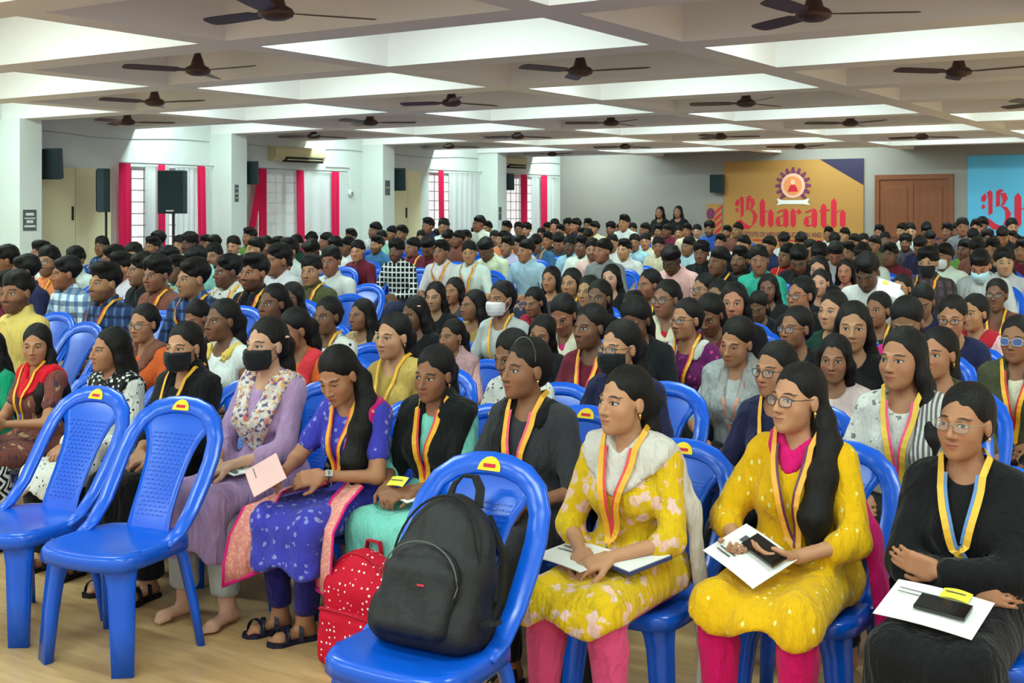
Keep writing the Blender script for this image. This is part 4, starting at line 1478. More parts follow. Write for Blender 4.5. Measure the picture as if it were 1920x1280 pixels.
def emblem(parent, cx, cz, r, yb):
    e = []
    for k in range(16):
        a = math.pi * 2 * k / 16
        ca, sa = math.cos(a), math.sin(a)
        if sa < -0.75: continue
        p = []
        for rr, ww in ((0.66, 0.10), (0.82, 0.13), (0.93, 0.07), (1.0, 0.10), (1.06, 0.0)):
            p.append((rr, ww))
        poly = [(q, w) for q, w in p] + [(q, -w) for q, w in p[:-1][::-1]]
        MB().prism([(cx + r * (q * ca - w * sa), cz + r * (q * sa + w * ca)) for q, w in poly], yb, yb - 0.008, lambda a_, b_, h: (a_, h, b_)).build('emblem_petal', M['violet'], parent)
    disc = lambda rr: [(cx + rr * math.cos(t * 0.2618), cz + rr * math.sin(t * 0.2618)) for t in range(24)]
    MB().prism(disc(r * 0.70), yb, yb - 0.010, lambda a_, b_, h: (a_, h, b_)).build('emblem_disc', M['pinkish'], parent)
    MB().prism(disc(r * 0.54), yb, yb - 0.013, lambda a_, b_, h: (a_, h, b_)).build('emblem_core', M['peach'], parent)
    MB().prism([(cx + r * a_, cz + r * b_) for a_, b_ in ((-0.30, -0.34), (0.30, -0.34), (0.20, -0.05), (0.08, 0.06), (-0.08, 0.06), (-0.20, -0.05))], yb, yb - 0.015, lambda a_, b_, h: (a_, h, b_)).build('emblem_mark', M['crimson'], parent)
    MB().prism([(cx + r * 0.13 * math.cos(t * 0.5236), cz + r * (0.20 + 0.15 * math.sin(t * 0.5236))) for t in range(12)], yb, yb - 0.016, lambda a_, b_, h: (a_, h, b_)).build('emblem_mark', M['pinkish'], parent)
    MB().prism([(cx + r * a_, cz + r * b_) for a_, b_ in ((-0.95, -0.72), (-0.6, -0.82), (0.6, -0.82), (0.95, -0.72), (0.85, -0.95), (0.98, -1.1), (0.6, -1.04), (-0.6, -1.04), (-0.98, -1.1), (-0.85, -0.95))], yb, yb - 0.012, lambda a_, b_, h: (a_, h, b_)).build('emblem_ribbon', M['banner_white'], parent)

x0, zt = BW(1358, 303); x1, _ = BW(1620, 299)
bn = empty('banner', (0, 0, 0)); tag(bn, 'orange wall banner with dark corner, round emblem and red blackletter lettering', 'banner')
yb = YB - 0.03
MB().box((x0, yb, 0.55), (x1, YB - 0.004, zt)).build('panel', M['orange'], bn)
a, _ = BW(1538, 302); _, c_ = BW(1620, 347)
MB().prism([(a, zt), (x1, zt), (x1, c_)], yb, yb - 0.005, lambda p, q, h: (p, h, q)).build('corner', M['navy'], bn)
ex, ez = BW(1488, 348); er = (BW(1520, 348)[0] - BW(1456, 348)[0]) / 2
emblem(bn, ex, ez, er, yb)
tx, tz = BW(1378, 424); tw = BW(1588, 424)[0] - tx
blackletter(bn, 'Bharath', tx, tz, tw / 7.06, yb, M['crimson'])
sx, sz = BW(1384, 443); small_text(bn, 'INSTITUTE OF HIGHER EDUCATION AND RESEARCH', sx, sz, BW(1586, 443)[0] - sx, 0.11, yb, M['violet'])
lx0, lz = BW(1412, 451); lx1, _ = BW(1556, 451)
MB().box((lx0, yb - 0.006, lz), (lx1, yb, lz + 0.03)).build('underline', M['crimson'], bn)

bn = empty('banner', (0, 0, 0)); tag(bn, 'sky blue wall banner with large red blackletter lettering beside the wooden door', 'banner')
x0, zt = BW(1815, 292); x1 = x0 + 3.2
MB().box((x0, yb, 0.55), (x1, YB - 0.004, zt)).build('panel', M['sky'], bn)
tx, tz = BW(1838, 424)
blackletter(bn, 'Bharath', tx, tz, tw / 7.06 * 1.08, yb, M['crimson'])
emblem(bn, x0 + 1.6, ez, er, yb)

x0, zt = BW(1326, 382); x1, z0 = BW(1359, 432)
bn = empty('small_poster', (0, 0, 0)); tag(bn, 'small orange poster with red diagonal stripes next to the orange banner', 'poster')
MB().box((x0, yb, z0 - 0.3), (x1 - 0.06, YB - 0.004, zt)).build('panel', M['orange'], bn)
x1 -= 0.06
xm = x0 + (x1 - x0) * 0.52
for k in range(6):
    zz = zt - 0.08 - k * 0.15
    MB().prism([(xm, zz - 0.10), (x1, zz + 0.05), (x1, zz - 0.02), (xm, zz - 0.17)], yb, yb - 0.004, lambda p, q, h: (p, h, q)).build('stripe', M['crimson'], bn)
cx_, cz_ = x0 + (x1 - x0) * 0.27, zt - 0.22
MB().prism([(cx_ + 0.10 * math.cos(t * 0.5236), cz_ + 0.13 * math.sin(t * 0.5236)) for t in range(12)], yb, yb - 0.006, lambda p, q, h: (p, h, q)).build('portrait_oval', M['violet'], bn)
MB().prism([(x0 + 0.03, z0 - 0.2), (xm - 0.02, z0 - 0.2), (xm - 0.05, cz_ - 0.16), (x0 + 0.06, cz_ - 0.16)], yb, yb - 0.005, lambda p, q, h: (p, h, q)).build('portrait_block', M['banner_white'], bn)

# ------------------------------------------------------------------ blue plastic chairs
def chair_plastic():
    m = Mat('blue_plastic', 0.24, 0.5)
    x, y, z = m.xyz(m.coord('Object'))
    n = m.noise(3.0, 2.0)
    m.base(m.mix(n * 0.35, srgb(6, 84, 206), srgb(14, 98, 220)))
    # woven relief of short dashes on the back rest
    row = (z * 34.0)
    dash = ((x * 26.0) + (row - row.fract()) * 0.5).fract().lt(0.62) * row.fract().lt(0.42)
    reg = (x.abs() / 0.1).smooth(0.95, 0.85) * z.gt(0.5) * z.lt(0.81)
    return m.m
M['chair'] = chair_plastic()
M['sticker'] = plain('sticker_yellow', srgb(240, 206, 40), 0.5)

def chair_parts():
    parts = []
    # seat: rounded outline, shallow bowl, rolled rim and skirt
    N = 40
    def outline(k):
        a = 2 * math.pi * k / N
        ca, sa = math.cos(a), math.sin(a)
        r = (abs(ca) ** 5 + abs(sa) ** 5) ** (-0.2)
        w = 0.218 - 0.018 * max(0, sa)
        return w * ca * r, -0.005 + 0.205 * sa * r
    rings = [(0.0, 0.424), (0.35, 0.425), (0.70, 0.430), (0.92, 0.440), (1.0, 0.438), (1.04, 0.425), (1.05, 0.385), (1.01, 0.385), (0.98, 0.418), (0.5, 0.412)]
    vs_, fs = [], []
    for s_, z in rings:
        for k in range(N):
            ox, oy = outline(k)
            zz = z - (0.012 * max(0, -math.sin(2 * math.pi * k / N)) ** 3 if s_ > 0.8 else 0)
            vs_.append((ox * s_, oy * s_, zz))
    for r in range(len(rings) - 1):
        for k in range(N):
            fs.append((r * N + k, r * N + (k + 1) % N, (r + 1) * N + (k + 1) % N, (r + 1) * N + k))
    fs.append(tuple((len(rings) - 1) * N + k for k in range(N)))
    parts.append(('seat', MB().add(vs_, fs), True))
    # arched back frame
    half = [(0.208, 0.02, 0.425), (0.212, 0.09, 0.455), (0.214, 0.165, 0.53), (0.218, 0.225, 0.62), (0.219, 0.275, 0.70), (0.209, 0.315, 0.77), (0.178, 0.347, 0.83), (0.125, 0.368, 0.868), (0.062, 0.378, 0.886)]
    path = half + [(0, 0.381, 0.890)] + [(-a, b, c) for a, b, c in half[::-1]]
    prof = [(-0.036, -0.004), (-0.031, -0.010), (0.031, -0.010), (0.036, -0.004), (0.036, 0.005), (0.027, 0.011), (-0.027, 0.011), (-0.036, 0.005)]
    sc = [0.75, 0.85, 0.95] + [1.0] * (len(path) - 6) + [0.95, 0.85, 0.75]
    parts.append(('back_frame', MB().sweep(path, prof, up=[(0.0, 0.9, -0.43)] * len(path), scale=sc), True))
    # splat between seat and arch
    lv = [(0.425, 0.150, 0.105), (0.50, 0.176, 0.100), (0.58, 0.216, 0.100), (0.66, 0.258, 0.106), (0.72, 0.288, 0.118), (0.765, 0.309, 0.138), (0.80, 0.327, 0.165), (0.835, 0.343, 0.165), (0.868, 0.362, 0.115)]
    vs_, fs, n = [], [], 9
    for side in (0, 1):
        for z, y, w in lv:
            for k in range(n):
                x = -w + 2 * w * k / (n - 1)
                vs_.append((x, y + 0.012 * (1 - (x / 0.17) ** 2) + side * 0.007, z))
    o_ = n * len(lv)
    for side in (0, 1):
        for r in range(len(lv) - 1):
            for k in range(n - 1):
                a = side * o_ + r * n + k
                fs.append((a, a + 1, a + n + 1, a + n))
    for r in range(len(lv) - 1):
        for k in (0, n - 1):
            a = r * n + k; fs.append((a, a + n, a + n + o_, a + o_))
    parts.append(('splat', MB().add(vs_, fs), True))
    fp = [(-0.047, -0.008), (-0.040, -0.030), (-0.026, -0.036), (-0.014, -0.034), (-0.007, -0.020), (0.007, -0.020), (0.014, -0.034), (0.026, -0.036), (0.040, -0.030), (0.047, -0.008), (0.046, 0.01), (-0.046, 0.01)]
    for q in (-1, 1):
        parts.append(('leg', MB().sweep([(0.138 * q, -0.146, 0.425), (0.147 * q, -0.152, 0.395), (0.158 * q, -0.160, 0.36), (0.166 * q, -0.166, 0.31), (0.178 * q, -0.176, 0.18), (0.190 * q, -0.186, 0.0)], fp, up=(0.55 * q, -1, 0), scale=[1.75, 1.45, 1.18, 1.04, 0.95, 0.84]), True))
    rp = [(-0.030, -0.008), (-0.02, -0.02), (0.02, -0.02), (0.030, -0.008), (0.026, 0.012), (-0.026, 0.012)]
    for q in (-1, 1):
        parts.append(('leg', MB().sweep([(0.160 * q, 0.128, 0.425), (0.172 * q, 0.138, 0.395), (0.188 * q, 0.153, 0.35), (0.213 * q, 0.183, 0.16), (0.228 * q, 0.205, 0.0)], rp, up=(0.8 * q, 1, 0), scale=[1.8, 1.4, 1.1, 0.95, 0.85]), True))
    st = [(0.042 * math.cos(math.pi * k / 8), 0.046 * math.sin(math.pi * k / 8)) for k in range(9)]
    parts.append(('sticker', MB().prism(st, 0, 0.002, lambda a, b, h: (a, 0.3575 + 0.43 * b - 0.9 * h, 0.870 + 0.9 * b + h * 0.43)), False))
    return parts
CHP = chair_parts()
CHM = [(n, m.mesh(n, s)) for n, m, s in CHP]
rl = MB()
_lv = [(0.425, 0.150, 0.105), (0.50, 0.176, 0.100), (0.58, 0.216, 0.100), (0.66, 0.258, 0.106), (0.72, 0.288, 0.118), (0.765, 0.309, 0.138), (0.80, 0.327, 0.165)]
for r in range(20):
    z = 0.485 + 0.0155 * r
    y = float(np.interp(z, [q[0] for q in _lv], [q[1] for q in _lv])); w = float(np.interp(z, [q[0] for q in _lv], [q[2] for q in _lv])) * 0.80
    k = -w + (0.012 if r % 2 else 0.0)
    while k < w - 0.02:
        x = k + 0.009
        rl.obox((x, y + 0.012 * (1 - (x / 0.17) ** 2) - 0.0005, z), (0.0085, 0, 0), (0, 0.0012, 0.0024), (0, -0.0022, 0.0012)); k += 0.0245
RELIEF = rl.mesh('relief_dashes')
STM = MB().prism([(-0.022, 0.010), (0.022, 0.010), (0.022, 0.022), (-0.022, 0.022)], 0.002, 0.003, lambda a, b, h: (a, 0.3575 + 0.43 * b - 0.9 * h, 0.870 + 0.9 * b + h * 0.43)).mesh('sticker_print')
allm = MB()
for n, m, s in CHP[:-1]: allm.add(m.v, m.f)
CH_ONE = allm.mesh('chair', True)
CH_ONE.materials.append(M['chair'])

def chair(x, y, rz, sc=1.0, label=None, group=None, full=True):
    e = empty('plastic_chair', (x, y, 0), rz, sc)
    tag(e, label, 'chair', group)
    if full:
        for n, me in CHM:
            o = obj(n, me, M['sticker'] if n == 'sticker' else M['chair'], e)
            if n == 'sticker': obj('sticker_print', STM, M['crimson'], o)
            if n == 'splat': obj('relief_dashes', RELIEF, M['chair'], o)['kind'] = 'stuff'
    else:
        obj('seat_shell', CH_ONE, None, e)
    return e

chair(-4.36, 3.05, math.radians(4), 1, 'empty blue plastic chair with yellow sticker, farther of a pair with no one on them')
chair(-3.79, 3.05, math.radians(9), 1, 'empty blue plastic chair with yellow sticker, standing in front of the person in lavender')

# ------------------------------------------------------------------ people
COUNT = dict(p=0)
def place(B, px, py, y, yaw=0.0):
    """Base position and scale that put the head centre at pixel px, py on the plane y."""
    tgt = pix_row(px, py, y)
    sc = tgt[2] / B.HT[2]
    R = rotz(yaw)
    off = R @ (B.HT * sc)
    return V(tgt[0] - off[0], tgt[1] - off[1], 0), sc

def person(px, py, y, label, yaw=0, skin='b', hair='pony', top=None, legs=None, drapes=(), lany=None, mask=None, specs=None, ears=False,
           lid=0.18, gaze=0.0, beard=0.0, fine=0.0054, hfine=0.0068, coarse=0.026, gstep=0.0135, hstep=0.008, seat=True, shoes=None, group=None, haircol=HAIR, watch=None, clip=None, seated=True, band_=None, hair_extra=None, **bk):
    toes = bk.pop('toes', False)
    B = Body(**bk)
    B.toes = toes
    loc, sc = place(B, px, py, y, yaw)
    e = empty('person', loc, math.radians(yaw), sc)
    tag(e, label, 'person', group)
    o = obj('body', B.mesh('body', fine, hfine, coarse), None, e, color=SKIN[skin] if isinstance(skin, str) else skin)
    o['lid'] = float(lid); o['gaze'] = float(gaze); o['beard'] = float(beard)
    obj('hair', hair_mesh(B, hair, hstep, seed=px * 0.01, extra=hair_extra(B) if hair_extra else None), None, e, color=haircol)
    if top:
        t = dict(top); c = t.pop('c'); nm = t.pop('name', 'kurta' if B.sex == 'f' else 'shirt')
        t.setdefault('seed', px * 0.013)
        m_ = c if not isinstance(c, tuple) else M['cloth']
        obj(nm, top_mesh(B, gstep, mat=m_, name=nm, **t), None, e, color=c if isinstance(c, tuple) else (1, 1, 1))
    if legs:
        t = dict(legs); c = t.pop('c'); nm = t.pop('name', 'leggings' if B.sex == 'f' else 'trousers')
        m_ = c if not isinstance(c, tuple) else M['cloth']
        obj(nm, legs_mesh(B, gstep * 1.5, mat=m_, name=nm, **t), None, e, color=c if isinstance(c, tuple) else (1, 1, 1))
    for d in drapes:
        t = d(B); c = t.pop('c'); nm = t.pop('name', 'dupatta')
        m_ = t.pop('mat', None) or (c if not isinstance(c, tuple) else M['cloth'])
        obj(nm, drape_mesh(B, gstep, mat=m_, name=nm, seed=px * 0.02, **t), None, e, color=c if isinstance(c, tuple) else (1, 1, 1))
    if lany is not None: lanyard(B, e, **lany)
    if mask is not None:
        k = obj('face_mask', mask_mesh(B, max(0.004, fine)), None, e, color=mask)
        obj('mask_strap', mask_strap(B), M['paint'], k, color=mask)
    if specs is not None: glasses(B, e, **specs)
    if ears: earrings(B, e, 0.012)
    if watch is not None:
        a = B.arms[watch]; ax = nrm(a['E'] - a['W']); c = a['W'] + ax * 0.025
        t0 = nrm(a['n'] - ax * (a['n'] @ ax)); t1 = np.cross(ax, t0)
        w_ = MB().sweep([c + 0.029 * (math.cos(k * 0.3927) * t0 + math.sin(k * 0.3927) * t1) for k in range(16)], [(-0.008, -0.002), (0.008, -0.002), (0.008, 0.002), (-0.008, 0.002)], up=[ax] * 16, close=True)
        # the strap lies flat round the wrist
        s_ = w_.build('watch', M['black_plastic'], e)
        MB().obox(c - t0 * 0.031, ax * 0.016, t1 * 0.014, t0 * 0.004).build('watch_face', M['steel'], s_)
    if band_: 
        pts = [B.H(0.0825 * math.cos(a), -0.008 + 0.012 * math.sin(a), 0.036 + 0.0885 * math.sin(a)) for a in np.linspace(0.0, math.pi, 14)]
        MB().sweep(pts, [(-0.0011, 0), (0.0011, 0), (0.0011, 0.0006), (-0.0011, 0.0006)], up=[B.HR @ V(0, 1, 0)] * 14).build('hair_band', M['steel'], e)
    if clip:
        c = B.H(*clip)
        MB().lathe([(0.0, -0.004), (0.013, -0.004), (0.016, 0.0), (0.009, 0.005), (0.0, 0.006)], 8, c).build('hair_clip', M['pinkish'], e, smooth=True)
    if shoes is not None:
        for q in (1, -1):
            l = B.legs[q]; a, fd = l['ankle'], l['fd']; sd = np.cross(fd, V(0, 0, 1))
            so = MB().prism([(-0.045, -0.032), (-0.03, -0.042), (0.06, -0.040), (0.13, -0.052), (0.165, -0.035), (0.178, 0.0), (0.160, 0.035), (0.12, 0.046), (0.05, 0.036), (-0.03, 0.036)], -0.012, 0.004,
                            lambda p, r, h: (a[0] + fd[0] * p + sd[0] * r, a[1] + 0.01 + fd[1] * p + sd[1] * r, h + 0.012))
            s_ = so.build('sandal', M['paint'], e, color=shoes)
            for off_ in (0.085, 0.115, 0.02):
                w_ = 0.046 if off_ > 0.05 else 0.040
                hh = 0.058 if off_ > 0.05 else 0.085
                pts = [V(a[0], a[1] + 0.01, 0.012) + fd * (off_ + 0.02 * math.cos(t_) * (1 if off_ > 0.1 else -1)) + sd * w_ * math.cos(t_) + V(0, 0, hh * math.sin(t_)) for t_ in np.linspace(0, math.pi, 9)]
                MB().sweep(pts, [(-0.009, -0.002), (0.009, -0.002), (0.009, 0.002), (-0.009, 0.002)], up=[nrm(p - V(a[0], a[1] + 0.01, 0) - fd * off_) for p in pts]).build('strap', M['paint'], s_, color=shoes)
    if seat:
        R = rotz(yaw); c = loc + R @ V(0, 0.03 * sc, 0)
        chair(c[0], c[1], math.radians(yaw), sc, seat if isinstance(seat, str) else 'blue plastic chair under the ' + label.split(' with ')[0].split(',')[0].replace('seated ', ''), None, full=fine < 0.0055)
    COUNT['p'] += 1
    B.M = Matrix.LocRotScale(Vector(loc), Euler((0, 0, math.radians(yaw))), Vector((sc, sc, sc)))
    B.e = e
    return B

YEL, RED, PNK = srgb(236, 180, 36), srgb(214, 56, 58), srgb(232, 74, 120)
WHITE, BLACK, GREY = srgb(222, 222, 218), srgb(16, 16, 19), srgb(120, 120, 122)

# printed cloths
P_FLORAL = pat_blobs('yellow_floral', srgb(226, 184, 24), [srgb(238, 190, 176), srgb(236, 198, 186), srgb(214, 178, 24)], 15.0, 0.36, 0.7)
P_SPRIG = pat_blobs('yellow_sprig', srgb(230, 178, 8), [srgb(246, 232, 150)], 30.0, 0.19, 0.55, (1, 1, 0.6), False)
P_SCARF = pat_blobs('flower_scarf', srgb(226, 214, 208), [srgb(214, 120, 110), srgb(230, 180, 110), srgb(104, 96, 140), srgb(236, 226, 216)], 30.0, 0.42, 1.0)
P_BLUE = pat_blobs('blue_floral', srgb(62, 62, 178), [srgb(140, 146, 210)], 26.0, 0.30, 1.0)
P_BLUEHEM = pat_blobs('blue_lace', srgb(64, 68, 186), [srgb(176, 182, 214)], 24.0, 0.36, 1.0)
P_SARI = pat_blobs('magenta_brocade', srgb(196, 22, 112), [srgb(222, 110, 130), srgb(228, 170, 120)], 17.0, 0.22, 0.7)
P_PEACH = pat_blobs('peach_brocade', srgb(238, 150, 142), [srgb(246, 186, 160)], 70.0, 0.42, 1.0)
P_BWPRINT = pat_blobs('black_white_print', srgb(220, 218, 212), [srgb(24, 24, 28)], 34.0, 0.24, 1.0)
P_BWSCARF = pat_blobs('black_white_scarf', srgb(20, 20, 24), [srgb(226, 224, 220)], 40.0, 0.42, 1.0)
P_ZIG = pat_zigzag('zigzag', srgb(18, 18, 20), srgb(226, 224, 220), 34.0)
P_BROWN = pat_blobs('brown_print', srgb(118, 66, 58), [srgb(176, 140, 104), srgb(70, 50, 70)], 15.0, 0.30, 0.9, (1, 1, 0.4))
P_GREYPR = pat_blobs('grey_print', srgb(214, 212, 208), [srgb(120, 120, 122)], 26.0, 0.30, 1.0)
P_DOTS = pat_blobs('dotted_white', srgb(226, 224, 218), [srgb(24, 24, 26)], 15.0, 0.17, 0.8, fine=False)

hands_clasp = dict(L=dict(w=(0.070, -0.31, 0.648), d=(-0.72, -0.62, -0.28), n=(-0.25, 0.2, -1), c=30), R=dict(w=(0.062, -0.285, 0.640), d=(-0.70, -0.66, -0.22), n=(-0.25, 0.25, -1), c=34))
hands_lap = dict(L=dict(w=(0.095, -0.27, 0.635), d=(-0.45, -0.88, -0.15), n=(0, 0.1, -1), c=18), R=dict(w=(0.095, -0.27, 0.635), d=(-0.45, -0.88, -0.15), n=(0, 0.1, -1), c=18))

def shawl(c, lo=0.12, mat=None, sub=True, off=0.026):
    """Shawl over both shoulders, open at the front middle."""
    def fn(B):
        T = B.T
        pts = [T(0.075, -0.13, lo), T(0.11, -0.09, 0.34), T(0.115, 0.0, 0.45), T(0.0, 0.08, 0.46), T(-0.115, 0.0, 0.45), T(-0.11, -0.09, 0.34), T(-0.075, -0.13, lo)]
        return dict(c=c, pts=pts, hw=0.085, off=off, mat=mat, sub=[Ell(T(0, -0.05, 0.50), (0.055, 0.08, 0.075), B.TR)] if sub else None)
    return fn

def vscarf(c, mat=None, hw=0.05, low=0.30, off=0.024, tails=0.0):
    """Dupatta worn in a U across the chest with both ends behind."""
    def fn(B):
        T = B.T
        pts = [T(0.10, 0.07, 0.38), T(0.095, 0.01, 0.455), T(0.07, -0.10, 0.40), T(0.0, -0.14, low), T(-0.07, -0.10, 0.40), T(-0.095, 0.01, 0.455), T(-0.10, 0.07, 0.38)]
        return dict(c=c, pts=pts, hw=hw, off=off, mat=mat, sub=[Ell(T(0, -0.035, 0.51), (0.052, 0.075, 0.07), B.TR)])
    return fn

def sash(c, side=1, mat=None, hw=0.05, off=0.026, low=(0.02, 0.06)):
    """Dupatta hanging over one shoulder."""
    def fn(B):
        T = B.T; q = side
        pts = [T(0.10 * q, 0.11, 0.15), T(0.105 * q, 0.09, 0.36), T(0.11 * q, 0.0, 0.45), T(0.10 * q, -0.09, 0.36), T(0.085 * q, -0.14, 0.24), T(low[0] * q, -0.13, low[1])]
        return dict(c=c, pts=pts, hw=hw, off=off, mat=mat)
    return fn

def cloth_panel(B, pts, w, side):
    """Brocade end of a dupatta lying over the lap and hanging, with a magenta border."""
    side = nrm(V(*side)); P_ = [V(*p) for p in pts]
    m, mb_ = MB(), MB()
    def strip(mm_, a0, a1, th):
        n = len(P_); vs_ = []
        for i, p in enumerate(P_):
            t = nrm(P_[min(i + 1, n - 1)] - P_[max(0, i - 1)]); nn = nrm(np.cross(side, t))
            if nn[1] > 0 and nn[2] < 0.2: nn = -nn
            for k in range(9):
                a = a0 + (a1 - a0) * k / 8
                wv = 0.006 * math.sin(a * 60 + i * 0.4)
                for h in (0, th): vs_.append(p + side * a + nn * (wv + h))
        fs = []
        for i in range(n - 1):
            for k in range(8):
                for h in (0, 1):
                    a = (i * 9 + k) * 2 + h; fs.append((a, a + 2, a + 20, a + 18))
        for i in range(n - 1):
            for k in (0, 8):
                a = (i * 9 + k) * 2; fs.append((a, a + 1, a + 19, a + 18))
        for k in range(8):
            a = ((n - 1) * 9 + k) * 2; fs.append((a, a + 1, a + 3, a + 2))
        mm_.add(vs_, fs)
    strip(m, -w / 2, w / 2, 0.004)
    o = m.build('dupatta_end', P_PEACH, B.e, smooth=True)
    strip(mb_, w / 2 - 0.002, w / 2 + 0.010, 0.006); strip(mb_, -w / 2 - 0.010, -w / 2 + 0.002, 0.006)
    t = nrm(P_[-1] - P_[-2])
    mb_.obox(P_[-1] + t * 0.004, side * (w / 2 + 0.01), t * 0.008, nrm(np.cross(side, t)) * 0.006)
    mb_.build('border', M['magenta_border'], o, smooth=True)
M['magenta_border'] = plain('magenta_border', srgb(212, 24, 120), 0.7)

# --- front row, from the far end to the near end
F0 = person(-22, 655, 4.0, 'seated person in a plain emerald green top, half hidden at the row end', skin='c', hair='openL', top=dict(c=srgb(10, 140, 100), sleeve=0.6, lap=0.12), legs=dict(c=BLACK), head=(10, 0, 0), **hands_lap)
F1 = person(68, 646, 3.92, 'seated person in brown kurta with red dupatta and yellow lanyard, holding papers', skin='b', hair='openL', head=(38, -6, 0), lid=0.55,
            top=dict(c=P_BROWN, sleeve=0.55, lap=0.10, neck='round'), legs=dict(c=P_ZIG, loose=0.05, name='palazzo_trousers'), drapes=[vscarf(srgb(206, 14, 36), hw=0.062, low=0.36)],
            lany=dict(tip=(0.0, 0.05), two=False, off=0.034), shoes=BLACK, L=dict(w=(0.06, -0.30, 0.70), d=(-0.5, -0.8, 0.1), n=(-0.8, 0.2, 0.3), c=25), R=dict(w=(0.13, -0.28, 0.64), d=(-0.4, -0.9, -0.1), n=(0, 0.1, -1), c=25), lean=4)
F2 = person(203, 655, 3.86, 'seated person in white top with black print and patterned scarf, turned to the stage', skin='b', hair='open', head=(-10, 0, 0),
            top=dict(c=P_BWPRINT, sleeve=1.7, lap=0.08, loose=0.01), legs=dict(c=BLACK, loose=0.03), drapes=[vscarf(P_BWSCARF, hw=0.075, low=0.34)], shoes=BLACK, lean=5, **hands_lap)
F3 = person(343, 650, 3.84, 'seated person all in black with black face mask and yellow lanyard, red book in lap', skin='a', hair='pony', head=(14, -2, 0), gaze=-0.6,
            top=dict(c=BLACK, sleeve=1.3, lap=0.16, loose=0.015), legs=dict(c=BLACK, loose=0.03), drapes=[shawl(srgb(14, 14, 17), 0.10)], mask=srgb(28, 29, 32), ears=True,
            lany=dict(tip=(0.0, 0.16), two=False, off=0.036), shoes=BLACK, lean=5, **hands_clasp)
F4 = person(497, 645, 3.85, 'seated person in lavender kurta with flowered scarf and black face mask, hands in lap', skin='p', hair='pony', head=(0, -2, 0), gaze=-0.4,
            top=dict(c=srgb(176, 142, 184), sleeve=1.45, lap=0.21), legs=dict(c=srgb(176, 178, 174), ankle=0.12, loose=0.012),
            drapes=[lambda B: dict(c=P_SCARF, pts=[B.T(0.10, 0.06, 0.42), B.T(0.10, -0.01, 0.45), B.T(0.085, -0.11, 0.36), B.T(0.05, -0.14, 0.24), B.T(0.0, -0.14, 0.17), B.T(-0.05, -0.14, 0.24), B.T(-0.085, -0.11, 0.36), B.T(-0.10, 0.01, 0.455), B.T(-0.10, 0.06, 0.42)],
                                   hw=0.052, off=0.027, sub=[Ell(B.T(0, -0.04, 0.49), (0.048, 0.09, 0.085), B.TR)])],
            mask=srgb(30, 31, 34), clip=(0.075, 0.06, 0.03), lean=2, toes=True, footL=(0.13, -0.40, 0.085, 0.25, -1), footR=(-0.10, -0.42, 0.085, -0.1, -1), **hands_clasp)
F5 = person(632, 704, 3.70, 'seated person in blue floral kurta with magenta sash, head bowed over a pink sheet', skin='b', hair='sideL', head=(8, -26, -4), lid=0.85, lean=12, neckf=0.02,
            top=dict(c=P_BLUE, sleeve=0.62, lap=0.18, neck='round'), legs=dict(c=srgb(34, 28, 110), ankle=0.11), drapes=[sash(P_SARI, 1, hw=0.052)],
            lany=dict(tip=(-0.03, 0.12), card=srgb(200, 30, 60), off=0.022), watch=1, shoes=srgb(22, 20, 44),
            L=dict(w=(0.05, -0.34, 0.70), d=(-0.65, -0.72, -0.1), n=(-0.7, 0.3, -0.5), c=38), R=dict(w=(0.12, -0.40, 0.70), d=(-0.35, -0.9, 0.0), n=(-0.9, 0.1, -0.2), c=30),
            footL=(-0.03, -0.36, 0.085, -0.45, -1), footR=(-0.19, -0.34, 0.085, -0.5, -1), kneeL=(0.09, -0.45, 0.51), kneeR=(-0.14, -0.44, 0.51))
cloth_panel(F5, [(-0.03, -0.24, 0.655), (-0.10, -0.36, 0.645), (-0.17, -0.46, 0.595), (-0.215, -0.505, 0.48), (-0.235, -0.52, 0.36), (-0.24, -0.52, 0.27)], 0.17, (0.65, 0.25, 0.3))
cloth_panel(F5, [(0.12, -0.20, 0.65), (0.165, -0.36, 0.61), (0.18, -0.46, 0.52), (0.185, -0.48, 0.38), (0.185, -0.48, 0.27)], 0.12, (0.9, -0.4, 0.0))
F6 = person(812, 700, 3.92, 'seated person in mint kurta under a black shawl, holding a yellow card', skin='c', hair='pony', head=(4, -8, 4), lean=9, gaze=-0.5, lid=0.25, ears=True,
            top=dict(c=srgb(126, 208, 194), sleeve=1.15, lap=0.13, neck='v'), legs=dict(c=BLACK, loose=0.035, name='trousers'), drapes=[shawl(srgb(15, 20, 20), 0.02, off=0.03)],
            lany=dict(tip=(0.0, 0.06), off=0.030, w=0.021), shoes=BLACK,
            L=dict(w=(0.075, -0.33, 0.665), d=(-0.62, -0.75, -0.2), n=(-0.3, 0.2, -1), c=42), R=dict(w=(0.075, -0.33, 0.665), d=(-0.55, -0.8, -0.2), n=(-0.3, 0.2, -1), c=42))
F7 = person(983, 690, 3.88, 'seated person in dark grey top with braid and pink-yellow lanyard, behind the backpack chair', skin='c', hair='braidR', head=(-20, 0, 0), lid=0.1, ears=True, band_=True,
            top=dict(c=srgb(54, 55, 60), sleeve=0.95, lap=0.14, neck='round', loose=0.008), legs=dict(c=BLACK), drapes=[vscarf(srgb(22, 22, 25), hw=0.03, low=0.41)],
            lany=dict(tip=(0.0, 0.03), c2=PNK, off=0.026, w=0.021), shoes=BLACK, lean=7, **hands_lap)
